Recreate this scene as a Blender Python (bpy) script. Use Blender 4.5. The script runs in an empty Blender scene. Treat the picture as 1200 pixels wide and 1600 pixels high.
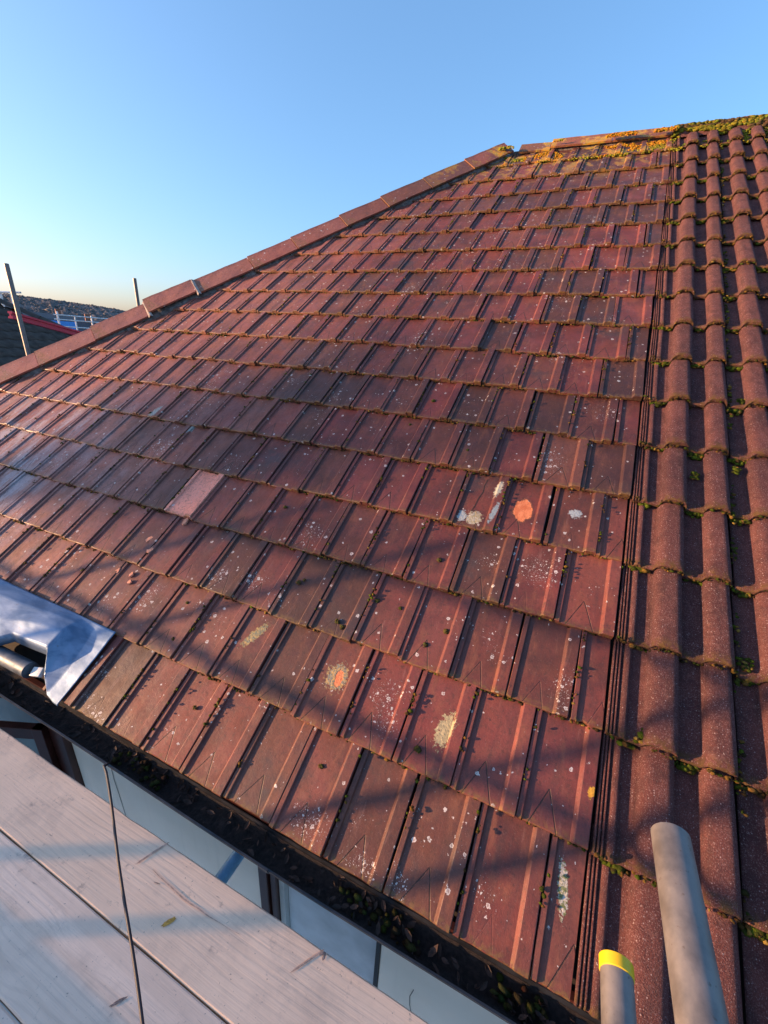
import bpy, bmesh, math, random
import numpy as np
from mathutils import Vector, Matrix, noise as mnoise

random.seed(7); rng = np.random.default_rng(7)
scene = bpy.context.scene
R = math.radians

# ------------------------------------------------------------------ camera
cd = bpy.data.cameras.new("camera"); cam = bpy.data.objects.new("camera", cd)
scene.collection.objects.link(cam); scene.camera = cam
right = Vector((0.90695626, 0.41770159, 0.05436656))
down = Vector((0.20338535, -0.32122883, -0.92490348))
fwd = Vector((-0.36886955, 0.84990436, -0.37629488))
m3 = Matrix((right, -down, -fwd)).transposed()
cam.matrix_world = Matrix.Translation((-0.29063, -0.70428, 1.52720)) @ m3.to_4x4()
cd.sensor_fit = 'VERTICAL'; cd.sensor_height = 36; cd.sensor_width = 27
cd.lens = 14.784; cd.clip_start = 0.02; cd.clip_end = 6000

# ------------------------------------------------------------------ sky, sun, exposure
SUN = Vector((1, 0.535, -0.150)).normalized()
SUN_EL = math.asin(-SUN.z)
SUN_AZ = math.atan2(-SUN.x, -SUN.y)          # from +Y, clockwise towards +X
w = bpy.data.worlds.new("World"); scene.world = w; w.use_nodes = True
wn = w.node_tree.nodes; wl = w.node_tree.links
sky = wn.new("ShaderNodeTexSky"); sky.sky_type = 'NISHITA'; sky.sun_disc = False
sky.sun_elevation = SUN_EL; sky.sun_rotation = SUN_AZ
sky.altitude = 60; sky.air_density = 1.0; sky.dust_density = 2.0; sky.ozone_density = 6.0
bg = wn["Background"]; bg.inputs[1].default_value = 0.15
gma = wn.new("ShaderNodeGamma"); gma.inputs[1].default_value = 0.8; wl.new(sky.outputs[0], gma.inputs[0])
tnt = wn.new("ShaderNodeMix"); tnt.data_type = 'RGBA'; tnt.blend_type = 'MULTIPLY'; tnt.inputs[0].default_value = 1.0
tnt.inputs[7].default_value = (2.26, 1.62, 1.37, 1); wl.new(gma.outputs[0], tnt.inputs[6]); wl.new(tnt.outputs[2], bg.inputs[0])
sl = bpy.data.lights.new("sun", 'SUN'); sun = bpy.data.objects.new("sun", sl)
scene.collection.objects.link(sun); sl.energy = 4.15; sl.angle = R(0.8); sl.color = (1.0, 0.575, 0.30)
sun.rotation_euler = SUN.to_track_quat('-Z', 'Y').to_euler(); sun.location = (-8, -6, 6)
vs = scene.view_settings; vs.view_transform = 'Standard'; vs.look = 'None'
vs.exposure = 1.55; vs.gamma = 1; vs.use_curve_mapping = False
scene.render.engine = 'CYCLES'

# ------------------------------------------------------------------ helpers
COL = scene.collection
PITCH = R(35.0); CP, SP = math.cos(PITCH), math.sin(PITCH)
ROOF = Matrix.Rotation(PITCH, 4, 'X')
W = 0.21; G = 0.32954
GROUND = -5.3
def ypos(j):
    return j * G + (0.10 * (max(0.0, j - 11.5) / 4.5) ** 1.6 if j > 11.5 else 0.0)
RIDGE_Y = 6.16
HIP0, HIPK = -6.45, 0.80
def hipx(y): return HIP0 + HIPK * y
def rw(x, y, z=0.0): return ROOF @ Vector((x, y, z))

def link(name, me, mat=None, parent=None, mw=None):
    o = bpy.data.objects.new(name, me); COL.objects.link(o)
    if mat is not None and me is not None and len(me.materials) == 0: me.materials.append(mat)
    if mw is not None: o.matrix_world = mw
    if parent is not None: attach(o, parent)
    return o
WM = {}
def attach(o, parent):
    m = o.matrix_basis.copy()
    o.parent = parent
    p = WM.get(parent.name, parent.matrix_basis)
    o.matrix_parent_inverse = Matrix.Identity(4)
    o.matrix_basis = p.inverted() @ m
    WM[o.name] = m
def root(name, loc):
    o = bpy.data.objects.new(name, None); COL.objects.link(o)
    o.empty_display_size = 0.2; o.location = loc
    WM[name] = Matrix.Translation(loc); WM[o.name] = Matrix.Translation(loc); return o
def tag(o, label=None, cat=None, group=None, kind=None):
    if label: o["label"] = label
    if cat: o["category"] = cat
    if group: o["group"] = group
    if kind: o["kind"] = kind
    return o
def mesh(name, v, f, smooth=False):
    me = bpy.data.meshes.new(name); me.from_pydata([tuple(p) for p in v], [], f); me.update()
    if smooth: me.shade_smooth()
    return me
def bm_mesh(name, bm, smooth=False):
    me = bpy.data.meshes.new(name); bm.to_mesh(me); bm.free()
    if smooth: me.shade_smooth()
    return me
def box_bm(x0, x1, y0, y1, z0, z1, bev=0.0, bm=None):
    own = bm is None
    b = bmesh.new()
    vs_ = [b.verts.new((x, y, z)) for z in (z0, z1) for y in (y0, y1) for x in (x0, x1)]
    for q in ((0, 2, 3, 1), (4, 5, 7, 6), (0, 1, 5, 4), (2, 6, 7, 3), (0, 4, 6, 2), (1, 3, 7, 5)):
        b.faces.new([vs_[k] for k in q])
    if bev: bmesh.ops.bevel(b, geom=b.edges[:], offset=bev, segments=2, affect='EDGES', profile=0.6)
    if own: return b
    t = bpy.data.meshes.new("tmp"); b.to_mesh(t); b.free(); bm.from_mesh(t); bpy.data.meshes.remove(t)
    return bm
def box(name, x0, x1, y0, y1, z0, z1, mat, parent=None, bev=0.0):
    return link(name, bm_mesh(name, box_bm(x0, x1, y0, y1, z0, z1, bev)), mat, parent)
def tube_mesh(name, p0, p1, r, wall=0.004, seg=24, r_in=True):
    p0, p1 = Vector(p0), Vector(p1); d = (p1 - p0).normalized()
    a = d.orthogonal().normalized(); b = d.cross(a)
    v, f = [], []
    rings = [(p0, r - wall), (p0, r - .001), (p0 + d * .001, r), (p1 - d * .001, r), (p1, r - .001), (p1, r - wall),
             (p1 - d * .12, r - wall), (p1 - d * .12, .0005)]
    for c, rr in rings:
        for k in range(seg):
            t = 2 * math.pi * k / seg; v.append(c + a * (rr * math.cos(t)) + b * (rr * math.sin(t)))
    for q in range(len(rings) - 1):
        for k in range(seg):
            k2 = (k + 1) % seg; f.append((q * seg + k, q * seg + k2, (q + 1) * seg + k2, (q + 1) * seg + k))
    f.append(tuple(range(seg))[::-1])
    me = mesh(name, v, f, True)
    return me
def sweep(name, pts, r, seg=8):
    v, f = [], []
    n = len(pts); pts = [Vector(p) for p in pts]
    up = Vector((0.3, 0.1, 1)).normalized()
    for i, p in enumerate(pts):
        d = (pts[min(i + 1, n - 1)] - pts[max(i - 1, 0)]).normalized(); a = d.cross(up).normalized(); b = d.cross(a)
        for k in range(seg):
            t = 2 * math.pi * k / seg; v.append(p + a * r * math.cos(t) + b * r * math.sin(t))
    for i in range(n - 1):
        for k in range(seg):
            k2 = (k + 1) % seg; f.append((i * seg + k, i * seg + k2, (i + 1) * seg + k2, (i + 1) * seg + k))
    f.append(tuple(range(seg))[::-1]); f.append(tuple((n - 1) * seg + k for k in range(seg)))
    return mesh(name, v, f, True)

# ------------------------------------------------------------------ material helper
class NT:
    def __init__(s, name):
        s.m = bpy.data.materials.new(name); s.m.use_nodes = True; s.t = s.m.node_tree
        s.b = s.t.nodes["Principled BSDF"]
    def n(s, typ, ins=None, **at):
        nd = s.t.nodes.new(typ)
        for k, v in at.items(): setattr(nd, k, v)
        for k, v in (ins or {}).items(): s.put(nd.inputs[k], v)
        return nd
    def put(s, sock, v):
        if isinstance(v, bpy.types.NodeSocket): s.t.links.new(v, sock)
        elif isinstance(v, bpy.types.Node): s.t.links.new(v.outputs[0], sock)
        else:
            if sock.type == 'RGBA' and not isinstance(v, (int, float)) and len(v) == 3: v = (*v, 1)
            sock.default_value = v
    def math(s, op, a, b=0.5, c=None, clamp=False):
        nd = s.t.nodes.new("ShaderNodeMath"); nd.operation = op; nd.use_clamp = clamp
        s.put(nd.inputs[0], a); s.put(nd.inputs[1], b)
        if c is not None: s.put(nd.inputs[2], c)
        return nd.outputs[0]
    def noise(s, vec, scale, detail=4, rough=0.55, dist=0.0):
        return s.n("ShaderNodeTexNoise", {"Vector": vec, "Scale": scale, "Detail": detail, "Roughness": rough, "Distortion": dist}).outputs["Fac"]
    def ramp(s, fac, lo, hi, a=0.0, b=1.0):
        nd = s.n("ShaderNodeMapRange", {"Value": fac, "From Min": lo, "From Max": hi, "To Min": a, "To Max": b}); nd.interpolation_type = 'SMOOTHSTEP'
        return nd.outputs[0]
    def mix(s, fac, a, b, typ='MIX'):
        nd = s.t.nodes.new("ShaderNodeMix"); nd.data_type = 'RGBA'; nd.blend_type = typ; nd.clamp_factor = True
        s.put(nd.inputs[0], fac); s.put(nd.inputs[6], a); s.put(nd.inputs[7], b); return nd.outputs[2]
    def bump(s, h, strength, dist, prev=None):
        nd = s.n("ShaderNodeBump", {"Height": h, "Strength": strength, "Distance": dist})
        if prev is not None: s.put(nd.inputs["Normal"], prev)
        return nd.outputs[0]
    def out(s, col, rough=0.6, normal=None, metal=0.0, spec=None):
        s.put(s.b.inputs["Base Color"], col); s.put(s.b.inputs["Roughness"], rough); s.put(s.b.inputs["Metallic"], metal)
        if normal is not None: s.put(s.b.inputs["Normal"], normal)
        if spec is not None: s.put(s.b.inputs["Specular IOR Level"], spec)
        return s.m
    def pos(s): return s.n("ShaderNodeNewGeometry").outputs["Position"]
    def roofpos(s):
        return s.n("ShaderNodeMapping", {"Vector": s.pos(), "Rotation": (-PITCH, 0, 0)}).outputs[0]
    def obj(s): return s.n("ShaderNodeTexCoord").outputs["Object"]
    def rnd(s): return s.n("ShaderNodeObjectInfo").outputs["Random"]
    def sep(s, v): return s.n("ShaderNodeSeparateXYZ", {"Vector": v}).outputs
    def stretch(s, v, sc): return s.n("ShaderNodeMapping", {"Vector": v, "Scale": sc}).outputs[0]
def flatmat(name, col, rough=0.7, metal=0.0, var=0.25, scale=8.0, bump=0.0):
    n = NT(name); p = n.pos(); f = n.noise(p, scale, 5)
    c = n.mix(n.ramp(f, .3, .7), tuple(x * (1 - var) for x in col), tuple(min(1, x * (1 + var)) for x in col))
    nb = n.bump(n.noise(p, scale * 9, 4), bump, .004) if bump else None
    return n.out(c, rough, nb, metal)

def lichen(n, p, col, cluster_lo=.57, cluster_hi=.74, amount=.9, extra=None):
    """white rosettes and specks of lichen, clustered"""
    cl = n.ramp(n.noise(p, 3.1, 3, .6), cluster_lo, cluster_hi)
    pd = n.n("ShaderNodeVectorMath", {0: p, 1: n.n("ShaderNodeVectorMath", {0: n.n("ShaderNodeTexNoise", {"Vector": p, "Scale": 160.0, "Detail": 3.0}).outputs["Color"], "Scale": .013}, operation='SCALE').outputs[0]}).outputs[0]
    if extra is not None: cl = n.math('MAXIMUM', cl, extra)
    for sc, thr, r0, r1, ring in ((44.0, .655, .18, .36, True), (92.0, .675, .14, .30, False), (230.0, .72, .18, .30, False)):
        v = n.n("ShaderNodeTexVoronoi", {"Vector": pd, "Scale": sc}); v.voronoi_dimensions = '3D'
        cs = n.sep(v.outputs["Color"])
        d = v.outputs["Distance"]
        pres = n.math('GREATER_THAN', n.math('ADD', cs[0], n.math('MULTIPLY', cl, .42)), thr + .30)
        rad = n.math('ADD', r0, n.math('MULTIPLY', cs[1], r1 - r0))
        disc = n.ramp(n.math('SUBTRACT', d, rad), .03, -.03)
        if ring:
            inner = n.ramp(n.math('SUBTRACT', d, n.math('MULTIPLY', rad, .55)), -.04, .05, .35, 1.0)
            disc = n.math('MULTIPLY', disc, inner)
        f = n.math('MULTIPLY', n.math('MULTIPLY', disc, pres), amount)
        tint = n.mix(cs[2], (.62, .56, .52), (.46, .48, .47))
        col = n.mix(f, col, tint)
    return col

def blotch(n, p, cx, cy, rx_, ry_, rot, seed, soft=.35, amp=2.2, fr=55):
    q = n.n("ShaderNodeMapping", {"Vector": p, "Location": (cx, cy, 0), "Rotation": (0, 0, rot), "Scale": (rx_, ry_, 1)}); q.vector_type = 'TEXTURE'
    x, y, _ = n.sep(q.outputs[0])
    d = n.math('SQRT', n.math('ADD', n.math('MULTIPLY', x, x), n.math('MULTIPLY', y, y)))
    nz = n.noise(n.n("ShaderNodeMapping", {"Vector": p, "Location": (seed, 0, 0)}).outputs[0], fr, 6, .72)
    return n.ramp(n.math('ADD', d, n.math('MULTIPLY', n.math('SUBTRACT', nz, .5), amp)), 1.0 + soft * .5, 1.0 - soft)
WHITE = [(-.62, .030, .075, .035, 0), (-.50, .040, .04, .05, 0), (-.735, .505, .05, .075, .3), (-.690, .435, .045, .06, .1), (-.30, 1.19, .075, .075, .3),
         (-1.86, .020, .08, .03, 0), (-1.95, .05, .05, .03, 0), (-.37, 1.80, .07, .09, 0), (-1.53, .775, .06, .06, 0), (-1.72, .735, .05, .07, 0), (-.82, .05, .06, .06, 0), (-2.03, .53, .05, .08, -.4), (-.13, .75, .05, .07, 0)]
CRUST = [(-.941, .513, .046, .052, 0, (.17, .19, .16), (.42, .28, .10)), (-1.375, .548, .022, .070, -.5, (.14, .17, .12), (.34, .25, .09)), (-.486, .482, .030, .060, -.2, (.42, .36, .20), (.30, .27, .15)),
         (-.63, 1.378, .036, .040, .4, (.46, .42, .32), (.36, .30, .16)), (-.685, 1.375, .020, .034, .1, (.30, .36, .38), (.38, .40, .36)), (-.560, 1.570, .018, .050, -.15, (.44, .40, .28), (.36, .38, .32)),
         (-.548, 1.42, .012, .065, -.15, (.22, .30, .32), (.30, .34, .34)), (-.206, 1.516, .028, .024, 0, (.36, .43, .45), (.24, .28, .30)), (-3.02, 1.70, .026, .07, -.3, (.30, .36, .35), (.20, .24, .22)),
         (-2.62, 1.62, .028, .06, -.3, (.30, .36, .35), (.20, .24, .22)), (-.052, .215, .014, .065, .15, (.44, .43, .38), (.12, .15, .05)), (-.012, .475, .011, .017, 0, (.55, .28, .02), (.60, .34, .03))]
def tile_material(name, dark, light, pale=None, scratch=True, gloss=0.0, crusted=False):
    n = NT(name); p = n.roofpos(); o = n.obj(); os_ = n.sep(o); rnd = n.rnd()
    base = n.mix(n.ramp(n.noise(p, 5.0, 5, .6), .32, .70), dark, light)
    wn_ = n.n("ShaderNodeTexWhiteNoise", {"W": rnd}, noise_dimensions='1D'); r2 = wn_.outputs["Value"]
    base = n.mix(n.ramp(rnd, .35, 1.0, 0, .75), base, (dark[0] * .62, dark[1] * .85, dark[2] * .95))
    base = n.mix(n.ramp(r2, .55, 1.0, 0, .55), base, (light[0] * 1.22, light[1] * 1.30, light[2] * 1.30))
    hs = n.n("ShaderNodeHueSaturation", {"Color": base, "Hue": n.math('ADD', .488, n.math('MULTIPLY', rnd, .02)), "Saturation": n.math('ADD', .86, n.math('MULTIPLY', n.noise(p, 1.7, 2), .28)), "Value": 1.0})
    base = hs.outputs[0]
    # streaks running down the slope, dark algae bloom
    st = n.noise(n.stretch(p, (26, 3.0, 26)), 1.0, 5, .6)
    base = n.mix(n.ramp(st, .50, .78, 0, .55), base, (.055, .030, .028))
    st2 = n.noise(n.stretch(p, (60, 5.0, 60)), 1.0, 4, .6)
    base = n.mix(n.ramp(st2, .58, .80, 0, .35), base, (.27, .145, .12))
    alg = n.math('MULTIPLY', n.ramp(n.noise(p, 2.3, 5, .65), .54, .70), n.ramp(n.noise(p, 30, 4, .6), .25, .6, .35, .9))
    base = n.mix(n.math('MULTIPLY', alg, .15 if name == 'tile_pale' else 1.0), base, (.050, .036, .036))
    q_ = n.sep(p)
    # bleached pink with painted sheen towards the hip; greyish painted sheen on worn tiles low left
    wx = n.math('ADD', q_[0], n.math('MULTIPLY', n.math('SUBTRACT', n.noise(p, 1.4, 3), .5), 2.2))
    fade_sheen = n.math('MULTIPLY', n.ramp(wx, -1.7, -3.6), n.ramp(n.noise(n.stretch(p, (12, 3.5, 12)), 1.0, 5, .65), .30, .62, .25, .85))
    if name != 'tile_pale': base = n.mix(n.math('MULTIPLY', fade_sheen, .72), base, (.42, .165, .12))
    worn_sheen = n.math('MULTIPLY', n.math('MULTIPLY', n.ramp(wx, -2.9, -3.7), n.ramp(q_[1], 2.0, 1.3)), n.ramp(n.noise(n.stretch(p, (10, 2.6, 10)), 1.0, 6, .65), .40, .60))
    base = n.mix(n.math('MULTIPLY', n.math('MULTIPLY', worn_sheen, n.ramp(r2, .1, .5, .25, 1.0)), .85), base, (.36, .32, .34))
    if pale:
        pf = n.ramp(n.noise(n.stretch(p, (9, 3.2, 9)), 1.0, 5, .6), .36, .62)
        base = n.mix(n.math('MULTIPLY', pf, .85), base, pale)
    base = n.mix(n.ramp(n.noise(p, 240, 3, .6), .58, .74, 0, .30), base, (.30, .20, .17))
    base = n.mix(n.ramp(n.noise(p, 170, 3, .6), .60, .72, 0, .5), base, (.03, .018, .016))
    base = n.mix(n.ramp(n.noise(p, 62, 6, .72), .48, .70, 0, .60), base, (.045, .024, .020))
    base = n.mix(n.ramp(n.noise(n.stretch(p, (18, 6, 18)), 1.0, 6, .7), .52, .72, 0, .40), base, (.26, .098, .050))
    h = n.noise(p, 330, 4, .6)
    nb = n.bump(h, .40, .0016)
    nb = n.bump(n.noise(p, 38, 6, .65), .40, .004, nb)
    if scratch:
        # two lines scored in an inverted V above the lower edge
        jx = n.math('MULTIPLY', n.math('SUBTRACT', rnd, .5), .034)
        ax = n.math('SUBTRACT', n.math('SUBTRACT', os_[0], .098), jx)
        dy = n.math('SUBTRACT', n.math('ADD', .082, n.math('MULTIPLY', r2, .036)), os_[1])
        d1 = n.math('ABSOLUTE', n.math('ADD', ax, n.math('MULTIPLY', dy, n.math('ADD', .38, n.math('MULTIPLY', rnd, .16)))))
        d2 = n.math('ABSOLUTE', n.math('SUBTRACT', ax, n.math('MULTIPLY', dy, n.math('ADD', .22, n.math('MULTIPLY', r2, .16)))))
        dd = n.math('MINIMUM', d1, d2)
        ln = n.math('MULTIPLY', n.ramp(dd, .0027, .0010), n.math('GREATER_THAN', dy, 0.0))
        ln = n.math('MULTIPLY', n.math('MULTIPLY', ln, n.math('GREATER_THAN', os_[2], -.0035)), n.math('MULTIPLY', n.ramp(r2, .05, .55, .12, 1.0), n.ramp(n.noise(p, 45, 4), .30, .50, .35, 1.0)))
        base = n.mix(n.math('MULTIPLY', ln, .85), base, (.022, .014, .013))
        nb = n.bump(n.math('MULTIPLY', ln, -1.0), .8, .003, nb)
    extra = None
    if crusted:
        for k, (x_, y_, a_, b_, r_) in enumerate(WHITE):
            m_ = blotch(n, p, x_, y_, a_, b_, r_, k * 1.7, .8); extra = m_ if extra is None else n.math('MAXIMUM', extra, m_)
        extra = n.math('MULTIPLY', extra, 1.35)
    base = lichen(n, p, base, extra=extra)
    if crusted:
        for k, (x_, y_, a_, b_, r_, c1, c2) in enumerate(CRUST):
            m_ = blotch(n, p, x_, y_, a_, b_, r_, 30 + k * 2.3, .10, 2.6, 75)
            base = n.mix(n.math('MULTIPLY', m_, .92), base, n.mix(n.ramp(n.noise(p, 95, 4, .7), .42, .58), c1, c2))
            nb = n.bump(n.math('MULTIPLY', m_, n.noise(p, 120, 4)), .8, .004, nb)
    if crusted:
        for k, (x_, y_, a_, b_) in enumerate(((-.428, 1.478, .041, .064), (-.932, .510, .016, .034), (-1.982, 5.102, .05, .06))):
            rim = blotch(n, p, x_, y_, a_ * 1.16, b_ * 1.13, .1, 71 + k * 3.1, .25, .9, 34); m_ = blotch(n, p, x_, y_, a_, b_, .1, 71 + k * 3.1, .10, .9, 34)
            base = n.mix(n.math('MULTIPLY', rim, .6), base, (.10, .055, .03))
            sp = n.mix(n.ramp(n.noise(n.stretch(p, (60, 25, 60)), 1, 5, .7), .35, .65), (.50, .135, .045), (.66, .235, .10))
            sp = n.mix(n.ramp(n.noise(p, 150, 4, .7), .58, .7, 0, .8), sp, (.16, .07, .05))
            base = n.mix(m_, base, sp); nb = n.bump(n.math('MULTIPLY', m_, -1.0), .7, .003, nb)
    # moss stain just above the lower edge and in the side joint
    ed = n.math('MULTIPLY', n.ramp(os_[1], .030, .0), n.ramp(n.noise(p, 70, 4, .6), .40, .62))
    base = n.mix(n.math('MULTIPLY', ed, .7), base, n.mix(n.noise(p, 40, 2), (.06, .045, .012), (.26, .15, .04)))
    # orange and yellow crust lichen near the top of the slope
    ps = n.sep(p)
    top = n.math('MULTIPLY', n.ramp(ps[1], 5.05, 6.0), n.ramp(ps[0], .25, -.35))
    top = n.math('MULTIPLY', top, n.ramp(n.noise(p, 6.5, 5, .7), .49, .58))
    base = n.mix(top, base, n.mix(n.ramp(n.noise(p, 30, 4), .35, .65), (.50, .23, .02), (.34, .26, .05)))
    rgh = n.ramp(n.noise(p, 11, 4), .3, .7, .46 - gloss, .70 - gloss)
    return n.out(base, rgh, nb, 0, .45)

M = {}
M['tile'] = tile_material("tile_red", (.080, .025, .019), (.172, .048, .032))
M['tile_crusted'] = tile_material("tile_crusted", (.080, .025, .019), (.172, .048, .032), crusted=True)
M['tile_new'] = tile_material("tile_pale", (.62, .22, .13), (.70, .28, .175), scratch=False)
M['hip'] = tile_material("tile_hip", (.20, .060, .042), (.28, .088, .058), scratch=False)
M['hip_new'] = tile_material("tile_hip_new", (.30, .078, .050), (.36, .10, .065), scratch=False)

def pantile_material():
    n = NT("pantile_granular"); p = n.roofpos(); o = n.obj(); os_ = n.sep(o); rnd = n.rnd()
    base = n.mix(n.ramp(n.noise(p, 6, 5, .6), .3, .7), (.10, .034, .033), (.170, .062, .054))
    base = n.mix(n.math('MULTIPLY', rnd, .45), base, (.085, .036, .036))
    g = n.noise(p, 300, 3, .7)
    base = n.mix(n.ramp(g, .52, .70, 0, .8), base, (.36, .25, .24))
    base = n.mix(n.ramp(n.noise(p, 210, 3, .7), .56, .72, 0, .75), base, (.035, .018, .02))
    base = n.mix(n.ramp(n.noise(n.stretch(p, (30, 4, 30)), 1, 4), .52, .75, 0, .5), base, (.045, .028, .028))
    base = n.mix(n.ramp(n.noise(p, 22, 6, .7), .46, .66, 0, .55), base, (.060, .030, .032))
    base = n.mix(n.ramp(n.noise(p, 34, 5, .7), .56, .70, 0, .45), base, (.26, .13, .11))
    v = n.n("ShaderNodeTexVoronoi", {"Vector": p, "Scale": 150.0}); cs = n.sep(v.outputs["Color"])
    sp = n.math('MULTIPLY', n.ramp(v.outputs["Distance"], .34, .10), n.math('GREATER_THAN', cs[0], n.ramp(n.noise(p, 8, 3), .35, .65, .97, .78)))
    base = n.mix(n.math('MULTIPLY', sp, .7), base, (.50, .42, .42))
    ms = n.math('MULTIPLY', n.ramp(os_[1], .045, .0), n.ramp(n.noise(p, 60, 4, .6), .38, .6))
    base = n.mix(n.math('MULTIPLY', ms, .75), base, n.mix(n.noise(p, 40, 2), (.05, .042, .012), (.19, .11, .03)))
    nb = n.bump(n.noise(p, 260, 3, .75), 1.0, .009); nb = n.bump(n.noise(p, 60, 4), .5, .006, nb)
    return n.out(base, .88, nb, 0, .25)
M['pantile'] = pantile_material()

def moss_material():
    n = NT("moss"); p = n.pos(); a = n.n("ShaderNodeAttribute", attribute_name="Col")
    c = n.mix(n.ramp(n.noise(p, 190, 4, .7), .35, .68), a.outputs["Color"], n.mix(.55, a.outputs["Color"], (.02, .016, .006)))
    nb = n.bump(n.noise(p, 420, 4, .7), 1.0, .006)
    return n.out(c, 1.0, nb, 0, .1)
M['moss'] = moss_material()
def lead_material():
    n = NT("lead_sheet"); p = n.pos()
    f = n.noise(n.stretch(p, (4, 13, 13)), 1, 6, .6, .5)
    c = n.mix(n.ramp(f, .34, .66), (.09, .155, .25), (.20, .29, .42))
    c = n.mix(n.ramp(n.noise(p, 40, 5, .7), .60, .74, 0, .5), c, (.15, .13, .12))
    nb = n.bump(n.noise(n.stretch(p, (6, 14, 14)), 1, 4), .15, .008); nb = n.bump(n.noise(p, 90, 3), .12, .002, nb)
    return n.out(c, n.ramp(f, .3, .7, .42, .56), nb, .6)
M['lead'] = lead_material()
M['underlay'] = flatmat("roof_underlay", (.025, .02, .018), .9)
M['mortar'] = flatmat("hip_mortar", (.14, .12, .11), .95, 0, .5, 30, .6)
M['mortar_pale'] = flatmat("pale_mortar", (.36, .31, .27), .95, 0, .3, 60, .5)
M['gutter'] = flatmat("black_plastic_gutter", (.018, .020, .024), .38, 0, .5, 18)
M['soil'] = flatmat("gutter_soil", (.016, .011, .010), 1.0, 0, .6, 90, 1.0)
def render_mat():
    n = NT("white_render"); p = n.pos()
    c = n.mix(n.ramp(n.noise(p, 3, 5), .3, .7), (.86, .80, .71), (.93, .88, .80))
    st = n.noise(n.stretch(p, (14, 14, 1.2)), 1, 5, .6)
    c = n.mix(n.ramp(st, .55, .8, 0, .3), c, (.56, .54, .50))
    nb = n.bump(n.noise(p, 160, 3), .2, .002); return n.out(c, .85, nb)
M['wall'] = render_mat()
M['brown'] = flatmat("brown_frame", (.060, .018, .014), .35, 0, .25, 10)
M['frame_white'] = flatmat("grey_white_frame", (.50, .53, .53), .5, 0, .1)
M['film'] = flatmat("pale_blue_pane", (.56, .62, .68), .22, 0, .18, 4)
M['glass'] = flatmat("dim_glass", (.20, .27, .30), .08, 0, .12, 3)
def galv(name, col=(.20, .185, .172)):
    n = NT(name); p = n.pos(); o = n.obj()
    f = n.noise(p, 22, 5, .65)
    c = n.mix(n.ramp(f, .3, .7), tuple(x * .72 for x in col), tuple(min(1, x * 1.2) for x in col))
    c = n.mix(n.ramp(n.noise(n.stretch(p, (60, 8, 60)), 1, 4), .58, .76, 0, .6), c, (.22, .20, .18))
    c = n.mix(n.ramp(n.noise(p, 120, 3), .64, .74, 0, .7), c, (.12, .09, .07))
    nb = n.bump(n.noise(p, 90, 4), .2, .002)
    return n.out(c, n.ramp(f, .3, .7, .42, .62), nb, .45)
M['galv'] = galv("galvanised_tube")
M['yellow'] = flatmat("yellow_plastic", (.72, .47, .008), .45, 0, .06)
M['cable'] = flatmat("black_cable", (.02, .02, .024), .55)
M['red'] = flatmat("red_painted_metal", (.60, .010, .055), .35, 0, .12, 6)
M['terracotta'] = flatmat("broken_terracotta", (.62, .28, .18), .95, 0, .18, 60, .5)

def board_material(name, tint, seed, dirt=1.0):
    n = NT(name); p = n.n("ShaderNodeMapping", {"Vector": n.pos(), "Location": (seed * 3.7, seed * 1.3, 0)}).outputs[0]
    warp = n.n("ShaderNodeTexNoise", {"Vector": n.stretch(p, (2.2, 9, 9)), "Scale": 1.0, "Detail": 3.0}).outputs["Fac"]
    ys = n.sep(p)[1]
    # knots: grain lines sweep round them
    kv = n.n("ShaderNodeTexVoronoi", {"Vector": n.stretch(p, (1.9, 6.5, 6.5)), "Scale": 1.0}); kd = kv.outputs["Distance"]
    kn = n.ramp(kd, .34, .0)
    g = n.math('ADD', n.math('MULTIPLY', ys, 330.0), n.math('ADD', n.math('MULTIPLY', warp, 13.0), n.math('MULTIPLY', kn, 15.0)))
    grain = n.ramp(n.math('SINE', g), .1, 1.0)
    grain = n.math('MULTIPLY', grain, n.ramp(n.noise(n.stretch(p, (1.6, 7, 7)), 1, 3), .34, .62))
    band = n.ramp(n.noise(n.stretch(p, (.9, 20, 20)), 1, 4, .6, .4), .52, .70)
    c = n.mix(n.ramp(n.noise(p, 4, 5, .6), .3, .7), tuple(x * .88 for x in tint), tint)
    c = n.mix(n.math('MULTIPLY', grain, .16), c, (.50, .36, .27))
    c = n.mix(n.math('MULTIPLY', band, .22), c, (.52, .36, .25))
    c = n.mix(n.ramp(kd, .06, .02, 0, .6), c, (.26, .15, .10))
    fine = n.noise(n.stretch(p, (9, 260, 260)), 1, 3); c = n.mix(n.ramp(fine, .5, .8, 0, .22), c, (.42, .36, .33))
    sc = n.math('MULTIPLY', n.ramp(n.noise(n.stretch(p, (11, 17, 17)), 1, 6, .7), .60, .74), n.ramp(n.noise(p, 2.6, 2), .42, .55))
    c = n.mix(n.math('MULTIPLY', sc, .8 * dirt), c, (.15, .12, .12))
    sk = n.noise(n.n("ShaderNodeMapping", {"Vector": p, "Rotation": (0, 0, .9), "Scale": (14, 120, 60)}).outputs[0], 1, 3)
    c = n.mix(n.ramp(sk, .70, .78, 0, .6 * dirt), c, (.20, .16, .15))
    c = n.mix(n.ramp(n.noise(p, 130, 2), .70, .76, 0, .6), c, (.12, .1, .1))
    c = n.mix(n.ramp(n.noise(p, 5, 6, .7), .50, .72, 0, .45), c, (.50, .38, .29))
    c = n.mix(n.ramp(n.noise(n.stretch(p, (16, 10, 10)), 1, 6, .75), .60, .72, 0, .55 * dirt), c, (.20, .16, .14))
    nb = n.bump(n.math('ADD', n.math('MULTIPLY', grain, -.6), fine), .22, .002)
    return n.out(c, .82, nb, 0, .3)

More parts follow.
